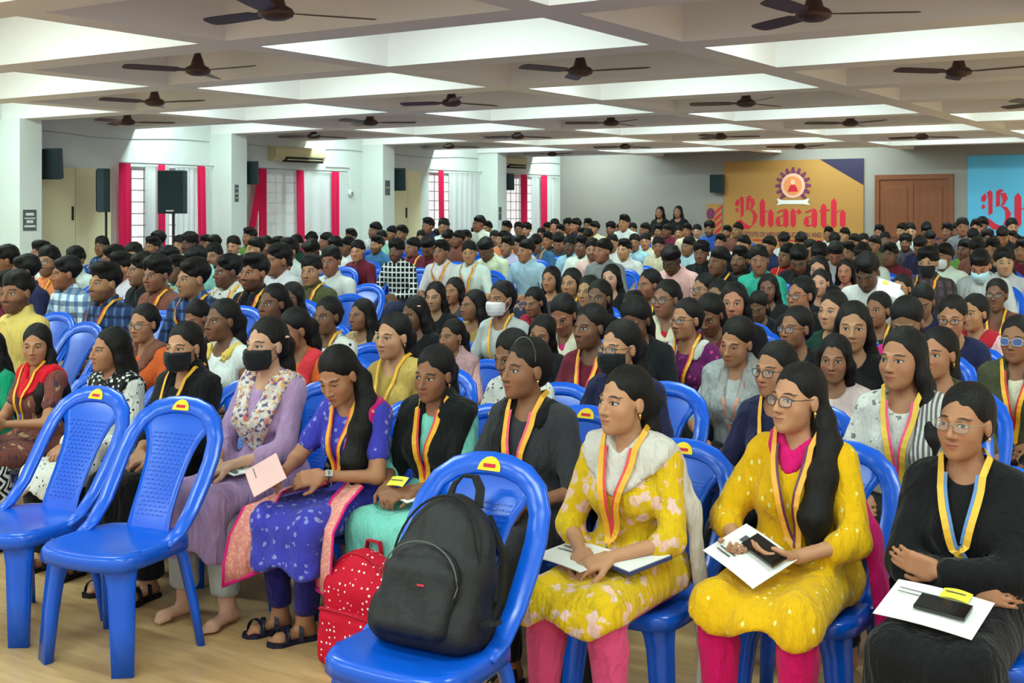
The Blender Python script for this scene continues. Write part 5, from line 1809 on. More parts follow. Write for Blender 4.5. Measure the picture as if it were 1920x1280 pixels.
F8 = person(1168, 750, 3.54, 'seated person in yellow floral kurta with white dupatta, hands clasped, next to the backpack chair', skin='a', hair='pony', head=(-18, 1, 0), lid=0.08, gaze=-0.3, ears=True,
            top=dict(c=P_FLORAL, sleeve=1.2, lap=0.05, neck='round'), legs=dict(c=srgb(222, 78, 128)),
            drapes=[lambda B: dict(c=srgb(216, 208, 200), pts=[B.T(0.14, 0.05, 0.34), B.T(0.11, -0.005, 0.45), B.T(0.085, -0.09, 0.42), B.T(0.0, -0.12, 0.36), B.T(-0.085, -0.09, 0.42), B.T(-0.105, 0.02, 0.455), B.T(-0.09, 0.08, 0.42)], hw=0.066, off=0.026,
                                   extra=[Cap(B.T(0.17, 0.03, 0.36), B.T(0.215, 0.05, 0.20), 0.05, 0.045, 0.03, (V(1, 0, 0), 0.45)), Cap(B.T(0.215, 0.05, 0.20), (0.245, 0.05, 0.35), 0.045, 0.045, 0.03, (V(1, 0, 0), 0.45)), Cap((0.245, 0.05, 0.35), (0.245, 0.03, 0.03), 0.045, 0.05, 0.03, (V(1, 0, 0), 0.4))],
                                   sub=[Ell(B.T(0, -0.035, 0.51), (0.05, 0.075, 0.07), B.TR)])],
            lany=dict(tip=(-0.01, 0.08), c2=srgb(226, 60, 74), off=0.034, w=0.021), lean=7, shoes=srgb(120, 80, 50), footR=(-0.14, -0.40, 0.085), **hands_clasp)
F9 = person(1492, 746, 3.80, 'seated person in mustard-yellow kurta with magenta scarf and spectacles, holding a white sheet', skin='a', hair='sideL', head=(-20, 2, 0), lid=0.1, ears=True,
            top=dict(c=P_SPRIG, sleeve=1.3, lap=0.05, neck='v', loose=0.012), legs=dict(c=srgb(206, 8, 96)), specs=dict(color=srgb(60, 40, 40)), bulk=1.08,
            drapes=[lambda B: dict(c=srgb(212, 14, 108), pts=[B.T(0.13, 0.10, 0.05), B.T(0.12, 0.10, 0.30), B.T(0.085, 0.03, 0.46), B.T(0.05, -0.075, 0.435), B.T(0.0, -0.10, 0.395), B.T(-0.05, -0.075, 0.435), B.T(-0.085, 0.03, 0.46)], hw=0.036, off=0.024, arms=False, extra=[Cap(B.T(0.14, 0.11, 0.30), B.T(0.22, 0.10, 0.10), 0.05, 0.06, 0.03, (V(1, 0, 0), 0.4)), Cap(B.T(0.22, 0.10, 0.10), (0.27, 0.06, 0.35), 0.06, 0.07, 0.03, (V(1, 0, 0), 0.4)), Cap((0.27, 0.06, 0.35), (0.27, 0.03, 0.05), 0.07, 0.075, 0.03, (V(1, 0, 0), 0.35))], sub=[Ell(B.T(0, -0.035, 0.51), (0.05, 0.07, 0.065), B.TR)])],
            lany=dict(tip=(0.035, 0.05), c1=srgb(238, 170, 60), c2=srgb(70, 34, 70), off=0.034, w=0.018, card=srgb(214, 206, 200)), lean=4, shoes=srgb(60, 40, 40),
            kneeL=(0.14, -0.44, 0.51), kneeR=(-0.13, -0.44, 0.51), footL=(0.13, -0.42, 0.085), footR=(-0.12, -0.42, 0.085),
            L=dict(w=(0.085, -0.30, 0.665), d=(-0.82, -0.50, 0.02), n=(-0.2, 0.25, 0.9), t=(-0.3, -0.9, 0.3), c=26), R=dict(w=(0.13, -0.27, 0.665), d=(-0.3, -0.9, -0.05), n=(-0.3, 0.1, 0.9), t=(0.9, -0.2, 0.3), c=30))
F10 = person(1808, 790, 3.72, 'seated person in black cardigan with spectacles and yellow-blue lanyard, arms crossed', skin='b', hair='bun', head=(-12, 0, 2), lid=0.2, ears=True,
             top=dict(c=srgb(17, 17, 20), sleeve=1.85, lap=0.20, neck='v', loose=0.01, name='cardigan_dress'), legs=dict(c=BLACK, loose=0.05), specs=dict(color=srgb(150, 130, 110), h=0.014), watch=-1,
             lany=dict(tip=(0.015, 0.10), c1=srgb(232, 184, 56), c2=srgb(70, 134, 198), off=0.028, w=0.021), lean=4, shoes=BLACK,
             L=dict(w=(-0.045, -0.225, 0.70), abs=True, d=(-0.95, -0.1, 0.25), n=(0, 1, 0.1), c=20, pole=(0.9, -0.1, -0.6)), R=dict(w=(0.045, -0.20, 0.665), abs=True, d=(-0.95, -0.05, -0.1), n=(0, 1, -0.2), c=20, pole=(0.9, -0.1, -0.6)))
print('front row done', COUNT)

# ------------------------------------------------------------------ the rows behind
ROWS = [4.66 + 0.76 * k for k in range(25)] + [5.04 + 0.76 * k for k in range(1, 24)]
TAKEN = [tuple(pix_row(325, 360, 12.0)[:2]), tuple(pix_row(199, 357, 11.35)[:2])]
POS = {}
def auto_y(px, py, nom):
    best = None
    for k, y in enumerate(ROWS):
        p = pix_row(px, py, y)
        if p[0] < XL + 0.55 and y > 9: continue
        z = p[2]
        cost = abs(z - nom) + (0.03 if k > 24 else 0) + (0.5 if not 0.94 < z < 1.34 else 0)
        for tx, ty in TAKEN:
            if abs(ty - y) < 0.36 and abs(tx - p[0]) < 0.37: cost += 1.0
            elif abs(ty - y) < 0.6 and abs(tx - p[0]) < 0.40: cost += 0.14
        if best is None or cost < best[0]: best = (cost, y, p[0])
    TAKEN.append((best[2], best[1]))
    return best[1]

COLS = {'white': srgb(222, 224, 222), 'cream': srgb(222, 214, 188), 'black': srgb(20, 20, 24), 'navy': srgb(30, 32, 66), 'blue': srgb(44, 84, 170), 'denim blue': srgb(62, 116, 160),
        'light blue': srgb(168, 204, 220), 'grey': srgb(126, 128, 130), 'light grey': srgb(190, 192, 192), 'maroon': srgb(104, 26, 46), 'red': srgb(176, 30, 46), 'rust orange': srgb(206, 92, 40),
        'orange': srgb(228, 140, 84), 'peach': srgb(234, 190, 150), 'pink': srgb(226, 176, 178), 'pale pink': srgb(222, 198, 196), 'magenta': srgb(196, 30, 110), 'yellow': srgb(226, 204, 110), 'mustard': srgb(176, 146, 74),
        'beige': srgb(186, 158, 120), 'brown': srgb(116, 68, 58), 'olive': srgb(78, 78, 46), 'green': srgb(96, 134, 58), 'teal': srgb(48, 160, 142), 'mint': srgb(150, 206, 190), 'pale green': srgb(204, 224, 176),
        'sea green': srgb(92, 148, 120), 'purple': srgb(84, 46, 96), 'lilac': srgb(190, 174, 214), 'dark grey': srgb(62, 60, 66), 'dark green': srgb(26, 58, 48)}
PATS = {'blue-white plaid': pat_plaid('plaid_blue', srgb(206, 216, 222), srgb(52, 110, 168), srgb(44, 70, 110), 11.0, 0.45),
        'navy plaid': pat_plaid('plaid_navy', srgb(44, 62, 104), srgb(84, 116, 160), srgb(20, 26, 50), 14.0, 0.3),
        'black-white check': pat_check('check_bw', srgb(16, 20, 26), srgb(224, 226, 224), 17.0, 0.28),
        'black-white print': P_BWPRINT, 'dotted white': P_DOTS, 'grey print': P_GREYPR,
        'maroon print': pat_blobs('maroon_print', srgb(110, 30, 56), [srgb(196, 150, 160)], 26.0, 0.22, 1.0),
        'purple print': pat_blobs('purple_print', srgb(96, 24, 84), [srgb(180, 60, 120)], 26.0, 0.28, 1.0),
        'dark green print': pat_blobs('green_print', srgb(24, 42, 40), [srgb(120, 170, 150)], 24.0, 0.25, 1.0),
        'brown plaid': pat_plaid('plaid_brown', srgb(86, 72, 76), srgb(44, 38, 44), srgb(60, 50, 56), 12.0, 0.4)}
def col_or_pat(n):
    return PATS[n] if n in PATS else COLS[n]

ORDW = 'first second third fourth fifth sixth seventh eighth ninth tenth eleventh twelfth thirteenth fourteenth fifteenth sixteenth seventeenth eighteenth nineteenth twentieth'.split() + ['twenty-' + w for w in 'first second third fourth fifth sixth seventh eighth ninth'.split()]
def ordrow(y):
    return ORDW[min(28, max(1, int(round((y - 3.9) / 0.76))))]

def zone(px, y):
    if y < 5.8: return 'behind the front row'
    if px < 420: return 'before the first window bay'
    if px < 700: return 'before the second window bay'
    if px < 960: return 'before the third window bay'
    if px < 1330: return 'before the plain back wall'
    if px < 1630: return 'before the orange banner'
    if px < 1810: return 'before the wooden door'
    return 'before the blue banner'

# second row and around it, one by one
def W(px, py, skin, hair, top, label, yaw=0, pitch=-2, roll=0, sleeve=0.9, y=None, drapes=(), **k):
    yy = y or auto_y(px, py, 1.10)
    k.setdefault('lid', 0.15); k.setdefault('neck', 'round')
    nk = k.pop('neck')
    return person(px, py, yy, label, skin=skin, hair=hair, head=(yaw, pitch, roll), top=dict(c=col_or_pat(top), sleeve=sleeve, neck=nk), legs=dict(c=BLACK),
                  drapes=drapes, fine=0.0070, hfine=0.015, coarse=0.030, gstep=0.0175, hstep=0.0108, **{**hands_lap, **k})
LAN = dict(off=0.022, two=False)
LAN2 = dict(off=0.024)
W(735, 630, 'a', 'pony', 'mustard', 'seated person in mustard top and matching dupatta with yellow lanyard', -2, ears=True, drapes=[sash(srgb(196, 164, 88), 1, hw=0.06), ], lany=dict(off=0.03, two=False))
W(1160, 650, 'a', 'pony', 'navy', 'seated person in navy top with round spectacles and black face mask', -14, -3, specs=dict(color=srgb(50, 40, 44), h=0.019), mask=srgb(30, 31, 34))
W(1690, 672, 'b', 'openL', 'grey print', 'seated person in white printed kurta with striped dupatta and pink-yellow lanyard', -14, 0, lid=0.05, sleeve=1.4, drapes=[sash(pat_stripes('grey_stripes', srgb(200, 198, 196), srgb(96, 96, 100), 60.0, 0), 1, hw=0.045)], lany=dict(c1=srgb(226, 186, 60), c2=srgb(232, 70, 130), off=0.03, w=0.02))
W(1380, 640, 'b', 'pony', 'light grey', 'seated person under a sheer grey shawl with bowed head', -8, -16, 8, lid=0.7, drapes=[shawl(srgb(176, 178, 178), 0.02, M['sheer'])], lany=dict(off=0.02, two=False, c1=srgb(226, 140, 120)))
W(1285, 598, 'b', 'bun', 'purple print', 'seated person in purple printed kurta with white shawl and slim spectacles', -14, -2, specs=dict(color=srgb(60, 40, 40), h=0.014), drapes=[vscarf(srgb(206, 202, 196), hw=0.035, low=0.40)], lany=dict(off=0.03))
W(1452, 692, 'b', 'bun', 'navy', 'seated person in navy and grey top with dark spectacles, behind the mustard-yellow kurta', -16, -2, specs=dict(color=(0.01, 0.01, 0.01)), lany=dict(off=0.022, two=False))
W(1565, 672, 'c', 'bob', 'pale pink', 'seated person in pale pink top with hair over the forehead', 8, -4, sleeve=1.5)
W(1757, 662, 'b', 'pony', 'olive', 'seated person in olive top with drop earrings, beside the pink-yellow lanyard wearer', -14, 0, ears=True)
W(1906, 636, 'c', 'bun', 'cream', 'seated person in cream top with mirrored glasses and red-yellow lanyard', -6, 0, specs=dict(color=srgb(200, 200, 205), mirror=True, h=0.019), lany=dict(off=0.03, c2=srgb(200, 30, 40), w=0.02), drapes=[shawl(srgb(70, 72, 50), 0.10)])
W(1105, 612, 'd', 'bun', 'maroon', 'seated person in maroon top with red-yellow lanyard, partly hidden by round spectacles wearer', -14, -2, lany=dict(off=0.022))
W(1015, 626, 'c', 'open', 'black', 'seated person in black top whose long hair falls on both shoulders', 10, -8, 10)
W(957, 664, 'c', 'pony', 'black-white print', 'seated person in white printed shirt behind the braided person', -10, -18, sleeve=1.2, y=4.66)
W(846, 630, 'c', 'pony', 'pink', 'seated person under a sheer pink and grey shawl with pearl earrings', -8, -2, ears=True, drapes=[shawl(srgb(206, 160, 166), 0.04, M['sheer'])])
W(612, 592, 'd', 'bun', 'dotted white', 'seated person in dotted white top with yellow lanyard', 4, -2, lany=LAN, sleeve=0.8)
W(676, 590, 'c', 'openL', 'beige', 'seated person in plain beige top beside the dotted white one', -8, -2)
W(548, 618, 'c', 'pony', 'rust orange', 'seated person in orange-red dupatta behind the flowered scarf wearer', -10, -14, drapes=[sash(srgb(206, 50, 60), 1)], y=4.75)
W(414, 600, 'd', 'pony', 'white', 'seated person in sleeveless white top with yellow dupatta', -6, 0, sleeve=0.12, drapes=[vscarf(srgb(222, 190, 96), hw=0.03, low=0.40)])
W(268, 606, 'b', 'bun', 'rust orange', 'seated person in orange kurta with dark spectacles and brown dupatta', 12, -4, specs=dict(color=(0.01, 0.01, 0.01)), drapes=[vscarf(srgb(120, 74, 60), hw=0.05, low=0.34)])
W(368, 596, 'c', 'pony', 'black', 'seated person in black top looking down, behind the black-masked person', 0, -20, lid=0.8)
W(775, 588, 'd', 'open', 'black', 'seated person in black top with red hair slide', -10, -10, clip=(0.07, 0.0, 0.06), seat='blue plastic chair under the person with red hair slide')
W(885, 572, 'c', 'openL', 'mustard', 'seated person in dull mustard top with long straight hair in front', -18, 0)
W(938, 560, 'c', 'bun', 'light grey', 'seated person in pale grey top with white face mask and yellow lanyard', -6, 0, mask=srgb(222, 216, 220), lany=LAN)
W(1000, 566, 'c', 'pony', 'purple', 'seated person in purple top with red hooded scarf', 0, -12, drapes=[vscarf(srgb(150, 22, 46), hw=0.06, low=0.36)])
W(1490, 614, 'c', 'bun', 'black', 'seated person in black top with bright pink scarf and spectacles', -18, 0, specs=dict(color=(0.02, 0.01, 0.01)), drapes=[sash(srgb(226, 44, 90), -1)])
W(1785, 594, 'b', 'bun', 'navy', 'seated person in navy top with slim dark spectacles', 2, -10, specs=dict(color=(0.01, 0.01, 0.01), h=0.013), seat='blue plastic chair under the slim dark spectacles wearer in navy')
W(1868, 552, 'd', 'bun', 'brown', 'seated person in brown top with thin spectacles and yellow lanyard, mouth open', 0, 0, specs=dict(color=(0.02, 0.02, 0.02), h=0.014), lany=LAN, jawopen=0.012)
W(1560, 582, 'a', 'pony', 'dark green', 'seated person in dark green top with fair face turned aside', -10, 0)
W(1645, 580, 'c', 'bun', 'dark green print', 'seated person in dark printed kurta with white neck scarf and yellow lanyard', -12, -2, drapes=[vscarf(srgb(214, 212, 206), hw=0.024, low=0.43)], lany=LAN)

# ------------------------------------------------------------------ prototypes for the rows further back
PROTO = {}
def proto(key, hair, res, lean=5, top=None, scarf=False, acc=True, **bk):
    B = Body(hand=res < 1, **{**hands_lap, **bk})
    f = B.sex == 'f'
    fine, coarse, gs, hs = ((0.0072, 0.028, 0.018, 0.0095) if res < 1 else (0.0095, 0.034, 0.021, 0.0115))
    d = dict(B=B, body=B.mesh('body', fine, 0.009 if res < 1 else 0.05, coarse), hair=hair_mesh(B, hair, hs, seed=len(PROTO) * 1.7))
    t = top or (dict(sleeve=0.9, neck='round') if f else dict(sleeve=0.85, neck='shirt', collar=True))
    d['top'] = top_mesh(B, gs, mat=M['cloth'], seed=len(PROTO), **t)
    d['legs'] = legs_mesh(B, gs * 1.3, mat=M['cloth'])
    d['mask'] = mask_mesh(B, 0.0075)
    if f: d['scarf'] = drape_mesh(B, gs, mat=M['cloth'], **{k: v for k, v in vscarf(WHITE, hw=0.05, low=0.36)(B).items() if k not in ('c', 'mat')})
    tmp = empty('tmp')
    lanyard(B, tmp, off=0.026, two=True)
    glasses(B, tmp)
    d['acc'] = {'lanyard': [], 'glasses': []}
    for o in list(tmp.children):
        k = 'glasses' if o.name.startswith('glasses') else 'lanyard'
        d['acc'][k].append((o.name.split('.')[0], o.data, o.material_slots[0].material, tuple(o.color[:3]), [(c.name.split('.')[0], c.data, c.material_slots[0].material, tuple(c.color[:3])) for c in o.children]))
    for o in list(tmp.children_recursive) + [tmp]: bpy.data.objects.remove(o)
    PROTO[key] = d
for res, tg in ((0, 'n'), (1, 'r')):
    proto('m0' + tg, 'quiff', res, sex='m', head=(0, 0, 0))
    proto('m1' + tg, 'fringe', res, sex='m', head=(-18, -3, 3))
    proto('m2' + tg, 'short', res, sex='m', head=(20, -2, -3))
    proto('m3' + tg, 'curly', res, sex='m', head=(8, -4, 0), lean=9, top=dict(sleeve=1.8, neck='shirt', collar=True))
    proto('md' + tg, 'quiff', res, sex='m', head=(4, -34, 0), lean=14, neckf=0.02)
    proto('f0' + tg, 'pony', res, sex='f', head=(0, 0, 0))
    proto('f1' + tg, 'open', res, sex='f', head=(8, -3, 0), top=dict(sleeve=1.5, neck='round'))
    proto('f2' + tg, 'bun', res, sex='f', head=(-16, -2, 0))
    proto('fd' + tg, 'pony', res, sex='f', head=(4, -26, 0), lean=10)

LABN = {}
def crowd(px, py, kind, skin, top, flags=''):
    f = kind[0] == 'f'
    y = auto_y(px, py, 1.10 if f else 1.20)
    POS[(int(px), int(py))] = y
    pr = PROTO[kind + ('n' if y < 9.5 else 'r')]; B = pr['B']
    yaw = float(rng.uniform(-7, 7))
    loc, sc = place(B, px, py, y, yaw)
    e = empty('person', loc, math.radians(yaw), sc)
    nm = top + (' top' if f else ' shirt')
    ft = []
    if 'k' in flags: ft.append('black face mask')
    if 'w' in flags: ft.append('white face mask')
    if 'u' in flags: ft.append('pale blue face mask')
    if 'g' in flags: ft.append('spectacles')
    if 'l' in flags: ft.append('lanyard')
    if 's' in flags: ft.append('scarf')
    lab = 'seated person in ' + nm + (' with ' + ' and '.join(ft) if ft else '') + (' and head bowed' if kind[1] == 'd' and ft else ' with head bowed' if kind[1] == 'd' else '') + ', ' + ordrow(y) + ' row, ' + zone(px, y)
    chl = 'occupied blue plastic chair, ' + ordrow(y) + ' row, ' + zone(px, y)
    if len(lab.split()) > 16: lab = lab.replace('seated ', '', 1).replace(' face mask', ' mask')
    if len(lab.split()) > 16: lab = lab.replace(' and head bowed', '').replace(' with head bowed', '')
    LABN.setdefault(lab, []).append(e)
    tag(e, lab, 'person')
    o = obj('body', pr['body'], None, e, color=tuple(c * rng.uniform(0.9, 1.1) for c in SKIN[skin]))
    o['lid'] = 0.15; o['gaze'] = float(rng.uniform(-0.5, 0.3)); o['beard'] = 0.75 if 'b' in flags else 0.12 * (not f)
    obj('hair', pr['hair'], None, e, color=HAIR)
    c = col_or_pat(top); ispat = not isinstance(c, tuple)
    obj('top' if f else 'shirt', pr['top'], c if ispat else None, e, color=(1, 1, 1) if ispat else tuple(q * rng.uniform(0.92, 1.06) for q in c))
    obj('trousers', pr['legs'], None, e, color=srgb(*random.choice([(24, 26, 40), (40, 40, 46), (50, 60, 90), (20, 20, 22)])))
    for fl, cc in (('k', srgb(28, 29, 32)), ('w', srgb(220, 220, 222)), ('u', srgb(176, 214, 232))):
        if fl in flags: obj('face_mask', pr['mask'], None, e, color=cc)
    if 's' in flags and f: obj('dupatta', pr['scarf'], None, e, color=COLS[random.choice(['white', 'magenta', 'red', 'navy', 'cream'])])
    for k, fl in (('lanyard', 'l'), ('glasses', 'g')):
        if fl in flags:
            for (n, me, mt, cl, kids) in pr['acc'][k]:
                p = obj(n, me, mt, e, color=cl)
                for (n2, me2, mt2, cl2) in kids: obj(n2, me2, mt2, p, color=cl2)
    cc = loc + rotz(yaw) @ V(0, 0.03 * sc, 0)
    CHAIRS.append((cc, yaw, sc, chl))
CHAIRS = []

CROWD = '''
30 548 m2 c yellow b|122 512 m1 c blue-white_plaid|195 530 m0 b navy_plaid lb|45 508 m1 d navy|140 488 m2 c white|225 503 m0 b white|293 514 m3 c brown l|90 490 m2 b orange gbl|8 487 m1 c orange
190 462 m2 d navy_plaid|210 486 m1 c grey|285 463 m0 c black|294 450 m1 c navy|316 488 m3 d sea_green|337 460 m2 b white|355 457 m3 e navy_plaid b|385 457 m0 d light_blue|398 458 m1 c blue|437 462 m2 b white
467 444 m0 c green|477 466 m1 a light_grey|498 461 m2 c white b|522 464 m0 c cream|555 458 m2 b dark_green b|585 452 md c white|584 472 md e black|610 453 m1 c white|628 464 m3 c white
370 488 md c mint|360 521 m1 b navy_plaid l|425 508 m1 d black-white_print l|452 508 m2 b cream b|476 511 m0 c black lb|508 503 m1 b black|583 508 m2 b olive l|530 500 m3 c white
657 444 m0 c navy|670 471 m2 a maroon|702 432 m1 c white|706 459 m0 b denim_blue b|715 447 m2 c mint|743 470 m3 d black-white_check b|733 438 m1 c navy|753 438 m0 c grey|773 464 m1 c maroon l|790 446 m2 c cream
802 424 m0 c navy|817 443 m1 b beige|832 426 m2 c white|803 464 md d maroon|827 472 m0 c white l|841 447 md c olive|858 448 m1 d brown|873 446 m0 c maroon|880 474 m2 b white l|892 438 m3 b black
897 419 m1 c white|911 468 md d cream|913 428 m0 c black|927 447 m2 c pink|942 448 m1 b orange|949 428 m0 c navy|972 429 m2 c cream|987 431 m3 b white|974 459 m1 c white|1005 458 md c denim_blue l
1027 451 m0 c black|1025 429 m1 c grey|1040 424 m2 b cream|1050 434 m0 c maroon|1048 454 md b dark_grey|1065 423 m3 c orange|1078 423 m1 b navy|1068 461 m2 e light_blue|1102 423 m0 c white|1113 428 m1 b cream
1103 444 md c navy|1111 468 m2 b pink b|1090 440 m0 c dark_grey|1145 429 m3 c yellow|1148 456 m2 b white|1163 431 m1 c cream|1170 418 m0 b white|1186 431 m2 c blue|1170 468 m0 a white|1208 431 m1 c cream
1210 453 m2 b cream|1235 434 m0 c white|1250 433 m1 d maroon_print|1273 436 m2 b peach|1258 488 md e pink|1288 433 m0 c cream|1307 434 m2 a white|1330 429 m3 c blue b|1363 436 m0 c pale_green b|1382 431 m1 c brown
1392 459 m1 b black|1315 474 m3 d black|1347 490 m1 d black l|1387 487 m0 d black b|1423 488 m2 c teal|1470 453 md c white|1475 479 m1 d red l|1502 454 md b grey|1498 487 md d black|1537 481 md c light_grey
1553 439 m0 c white|1582 441 m1 b navy|1565 453 md c navy|1567 476 md c mint|1590 474 m0 c black|1620 454 m2 c cream|1648 436 m0 c black|1638 459 m1 c olive|1618 481 md b white|1668 478 m0 d maroon
1690 433 m1 b brown|1707 434 m2 a white|1698 455 m3 d dark_grey b|1737 433 md c navy|1744 448 md c black|1775 434 m0 c brown|1792 433 m1 d maroon|1805 426 m2 c grey|1830 428 m0 b dark_green|1840 423 m1 c black
1825 446 md c black|1852 446 m3 d navy|1807 468 m1 d green|1832 468 md c brown|1898 426 m2 b black|1897 448 m0 c grey|1880 443 md c black|1740 492 m3 b brown_plaid klb|1768 481 m1 c white w|1838 498 md b light_grey u
1882 492 m2 a light_grey|1625 510 md d white|1915 470 m0 c maroon|1660 450 m2 d black|1725 462 md c navy|1860 470 m0 c black|1600 455 m1 c grey|1520 470 m2 c black|1440 462 m1 c navy|1350 455 m0 c white
1290 462 m1 c light_blue|1235 462 m2 c cream|1130 470 m1 c grey|1090 462 m0 d white|1190 455 m2 c light_blue|1015 440 m2 c cream|950 462 m0 c lilac|985 470 m1 b light_blue|650 462 m1 d white|540 470 m0 c light_grey
815 556 f1 b black|850 545 f1 c dark_grey|1032 523 f1 b dark_grey|1070 530 f1 b dark_grey l|1102 546 f0 b black|1145 521 f1 p black|1122 558 f0 d black|1215 533 f2 c dark_green l|1248 560 f2 c red gs|1318 541 f2 b dark_green g
1346 556 f0 c magenta l|1376 566 f1 b black|1422 574 fd d black|1500 552 f2 b black g|1537 530 f0 a black|1585 508 f1 b grey|1690 540 f2 b dark_grey g|1700 604 fd c magenta|1825 586 f2 b pink s|1535 505 f1 a black
510 568 f0 d black|545 560 f1 d black|1055 590 fd c magenta s|1185 575 f0 c magenta|1440 540 f1 d black|1330 590 fd d maroon|1600 612 f1 b black|1730 565 fd c navy|1190 600 fd d black
8 540 m1 c maroon|75 475 m0 c white|250 480 m2 c white|265 505 m1 c black|330 505 m0 d mint|400 480 m2 c blue|520 487 m1 c white|620 490 m2 c white
'''
for ent in CROWD.replace('\n', '|').split('|'):
    q = ent.split()
    if not q: continue
    crowd(float(q[0]), float(q[1]), q[2], q[3], q[4].replace('_', ' '), q[5] if len(q) > 5 else '')
for lab, es in LABN.items():
    if len(es) > 1:
        for e in es: e['group'] = lab.replace('seated person', 'people')
# the chair each of them sits on
CL = {}
for c, yaw, sc, lab in CHAIRS:
    chair(c[0], c[1], math.radians(yaw), sc, lab, lab.replace('occupied blue plastic chair', 'occupied blue chairs'), False)
# empty chairs left in the rows
for px, py, lab in ((660, 505, 'empty blue plastic chair in the rows between the maroon shirt and the check shirt'), (713, 512, 'empty blue plastic chair in front of the person in black-white check shirt'), (945, 500, 'empty blue plastic chair beside the person in denim blue shirt'), (978, 497, 'blue plastic chair with a black bag on it beside the person in denim blue shirt'), (168, 500, 'empty blue plastic chair behind the person in blue-white plaid shirt'), (1285, 462, 'empty violet-blue plastic chair among the rows before the plain back wall')):
    p = pix_height(px, py, 0.89)
    chair(p[0], p[1] - 0.38, 0.0, 1.0, lab)

# two people standing by the back wall
for px, py, lab in ((1238, 398, 'standing person in black clothes at the back wall, farther from the orange banner'), (1272, 397, 'standing person in black clothes at the back wall, nearer the orange banner')):
    B = Body('f', lean=0, head=(4, -2, 0), hand=False, kneeL=(0.09, 0.01, 0.28), kneeR=(-0.09, 0.01, 0.28), footL=(0.09, 0.03, -0.13), footR=(-0.09, 0.03, -0.13),
             L=dict(w=(0.08, -0.14, 0.66), d=(-0.6, -0.7, 0), n=(0, 0.1, -1)), R=dict(w=(0.08, -0.14, 0.66), d=(-0.6, -0.7, 0), n=(0, 0.1, -1)))
    # a standing figure: the torso of the seated one carried on straight legs
    dz = 0.34
    for q in (1, -1):
        hip = V(0.085 * q, 0, 0.52); k_ = V(0.09 * q, -0.01, 0.12); an = V(0.09 * q, 0.02, -0.26)
        B.legs[q] = dict(hip=hip, knee=k_, ankle=an, fd=V(0, -1, 0))
    B.legp = []
    for q in (1, -1):
        l = B.legs[q]
        B.legp += [Cap(l['hip'], l['knee'], 0.085, 0.055, 0.05), Cap(l['knee'], l['ankle'], 0.052, 0.036, 0.03), Cap(l['ankle'] + V(0, 0.02, -0.045), l['ankle'] + V(0, -0.13, -0.055), 0.03, 0.026, 0.02)]
    p = pix_row(px, py, YB - 0.55)
    sc = p[2] / (B.HT[2] + dz)
    e = empty('person', (p[0], p[1], dz * sc), 0.0, sc); tag(e, lab, 'person')
    o = obj('body', B.mesh('body', 0.0095, 0.05, 0.03), None, e, color=SKIN['c']); o['lid'] = 0.2
    obj('hair', hair_mesh(B, 'open', 0.011), None, e, color=HAIR)
    obj('top', top_mesh(B, 0.02, 1.6, hem=0.25, mat=M['cloth'], loose=0.02), None, e, color=BLACK)
    obj('trousers', legs_mesh(B, 0.022, ankle=-0.22, loose=0.02, mat=M['cloth']), None, e, color=BLACK)
print('people', COUNT, len(CHAIRS), sum(len(v) for v in LABN.values()), len(LABN))

# ------------------------------------------------------------------ bags and papers
def bag_mat(name, c, rough=0.7):
    m = Mat(name, rough, 0.3)
    n = m.noise(14.0, 4.0); w = m.noise(300.0, 1.0)
    m.base(m.mix(n, c, tuple(x * 1.6 for x in c))); m.bump(n + w * 0.1, 0.5, 0.02)
    return m.m
M['bag_black'] = bag_mat('black_nylon', (0.010, 0.010, 0.011), 0.55)
dm = Mat('red_dotted', 0.75, 0.2)
v = dm.voronoi(42.0, rand=0.55)
dm.base(dm.mix(v.smooth(0.22, 0.17), srgb(190, 14, 44), srgb(240, 220, 220))); dm.bump(dm.noise(12.0, 3.0), 0.3, 0.02)
M['bag_red'] = dm.m
M['red_plain'] = plain('red_nylon', srgb(176, 12, 40), 0.7)
M['strap'] = plain('black_webbing', (0.012, 0.012, 0.013), 0.8)

# black backpack leaning on the chair in the front row
ch = chair(-2.13, 2.78, math.radians(2), 1.0, 'blue plastic chair with a black backpack standing on its seat')
bp = empty('backpack', (-2.13, 2.78, 0.432), math.radians(2)); tag(bp, 'bulky black backpack standing on a blue plastic chair', 'backpack')
TL = rotx(-24)
def bt(x, y, z): return V(0.0, 0.0, 0.0) + TL @ V(x, y, z)
body = [Box(bt(0, 0.02, 0.13), (0.165, 0.085, 0.13), TL, 0.06, 0.06), Ell(bt(0, 0.02, 0.27), (0.155, 0.082, 0.17), TL, 0.06), Box(bt(0, 0.02, 0.06), (0.17, 0.10, 0.065), TL, 0.05, 0.05)]
wr = lambda x, y, z: 0.005 * wob(x, y, z, 24.0, 1.0) + 0.003 * wob(x * 2, y, z * 0.4, 40.0, 2.0)
obj('main_compartment', sdf_mesh('main_compartment', body, 0.009, 0.0, lambda x, y, z: (0.004 - z) + 0 * x + 0 * y, wr, mat=M['bag_black']), None, bp)
pk = [Box(bt(0, -0.085, 0.115), (0.125, 0.035, 0.10), TL, 0.03, 0.03), Ell(bt(0, -0.075, 0.20), (0.115, 0.035, 0.075), TL, 0.03)]
pko = obj('front_pocket', sdf_mesh('front_pocket', pk, 0.008, 0.0, lambda x, y, z: (0.006 - z) + 0 * x + 0 * y, wr, mat=M['bag_black']), None, bp)
zp = [bt(0.13 * math.cos(t), -0.088 - 0.028 * max(0, math.sin(t)) ** 0.5 + 0.0, 0.17 + 0.105 * math.sin(t)) for t in np.linspace(-0.6, math.pi + 0.6, 24)]
MB().tube(zp, 0.0025, 5).build('zip', M['grille'], pko)
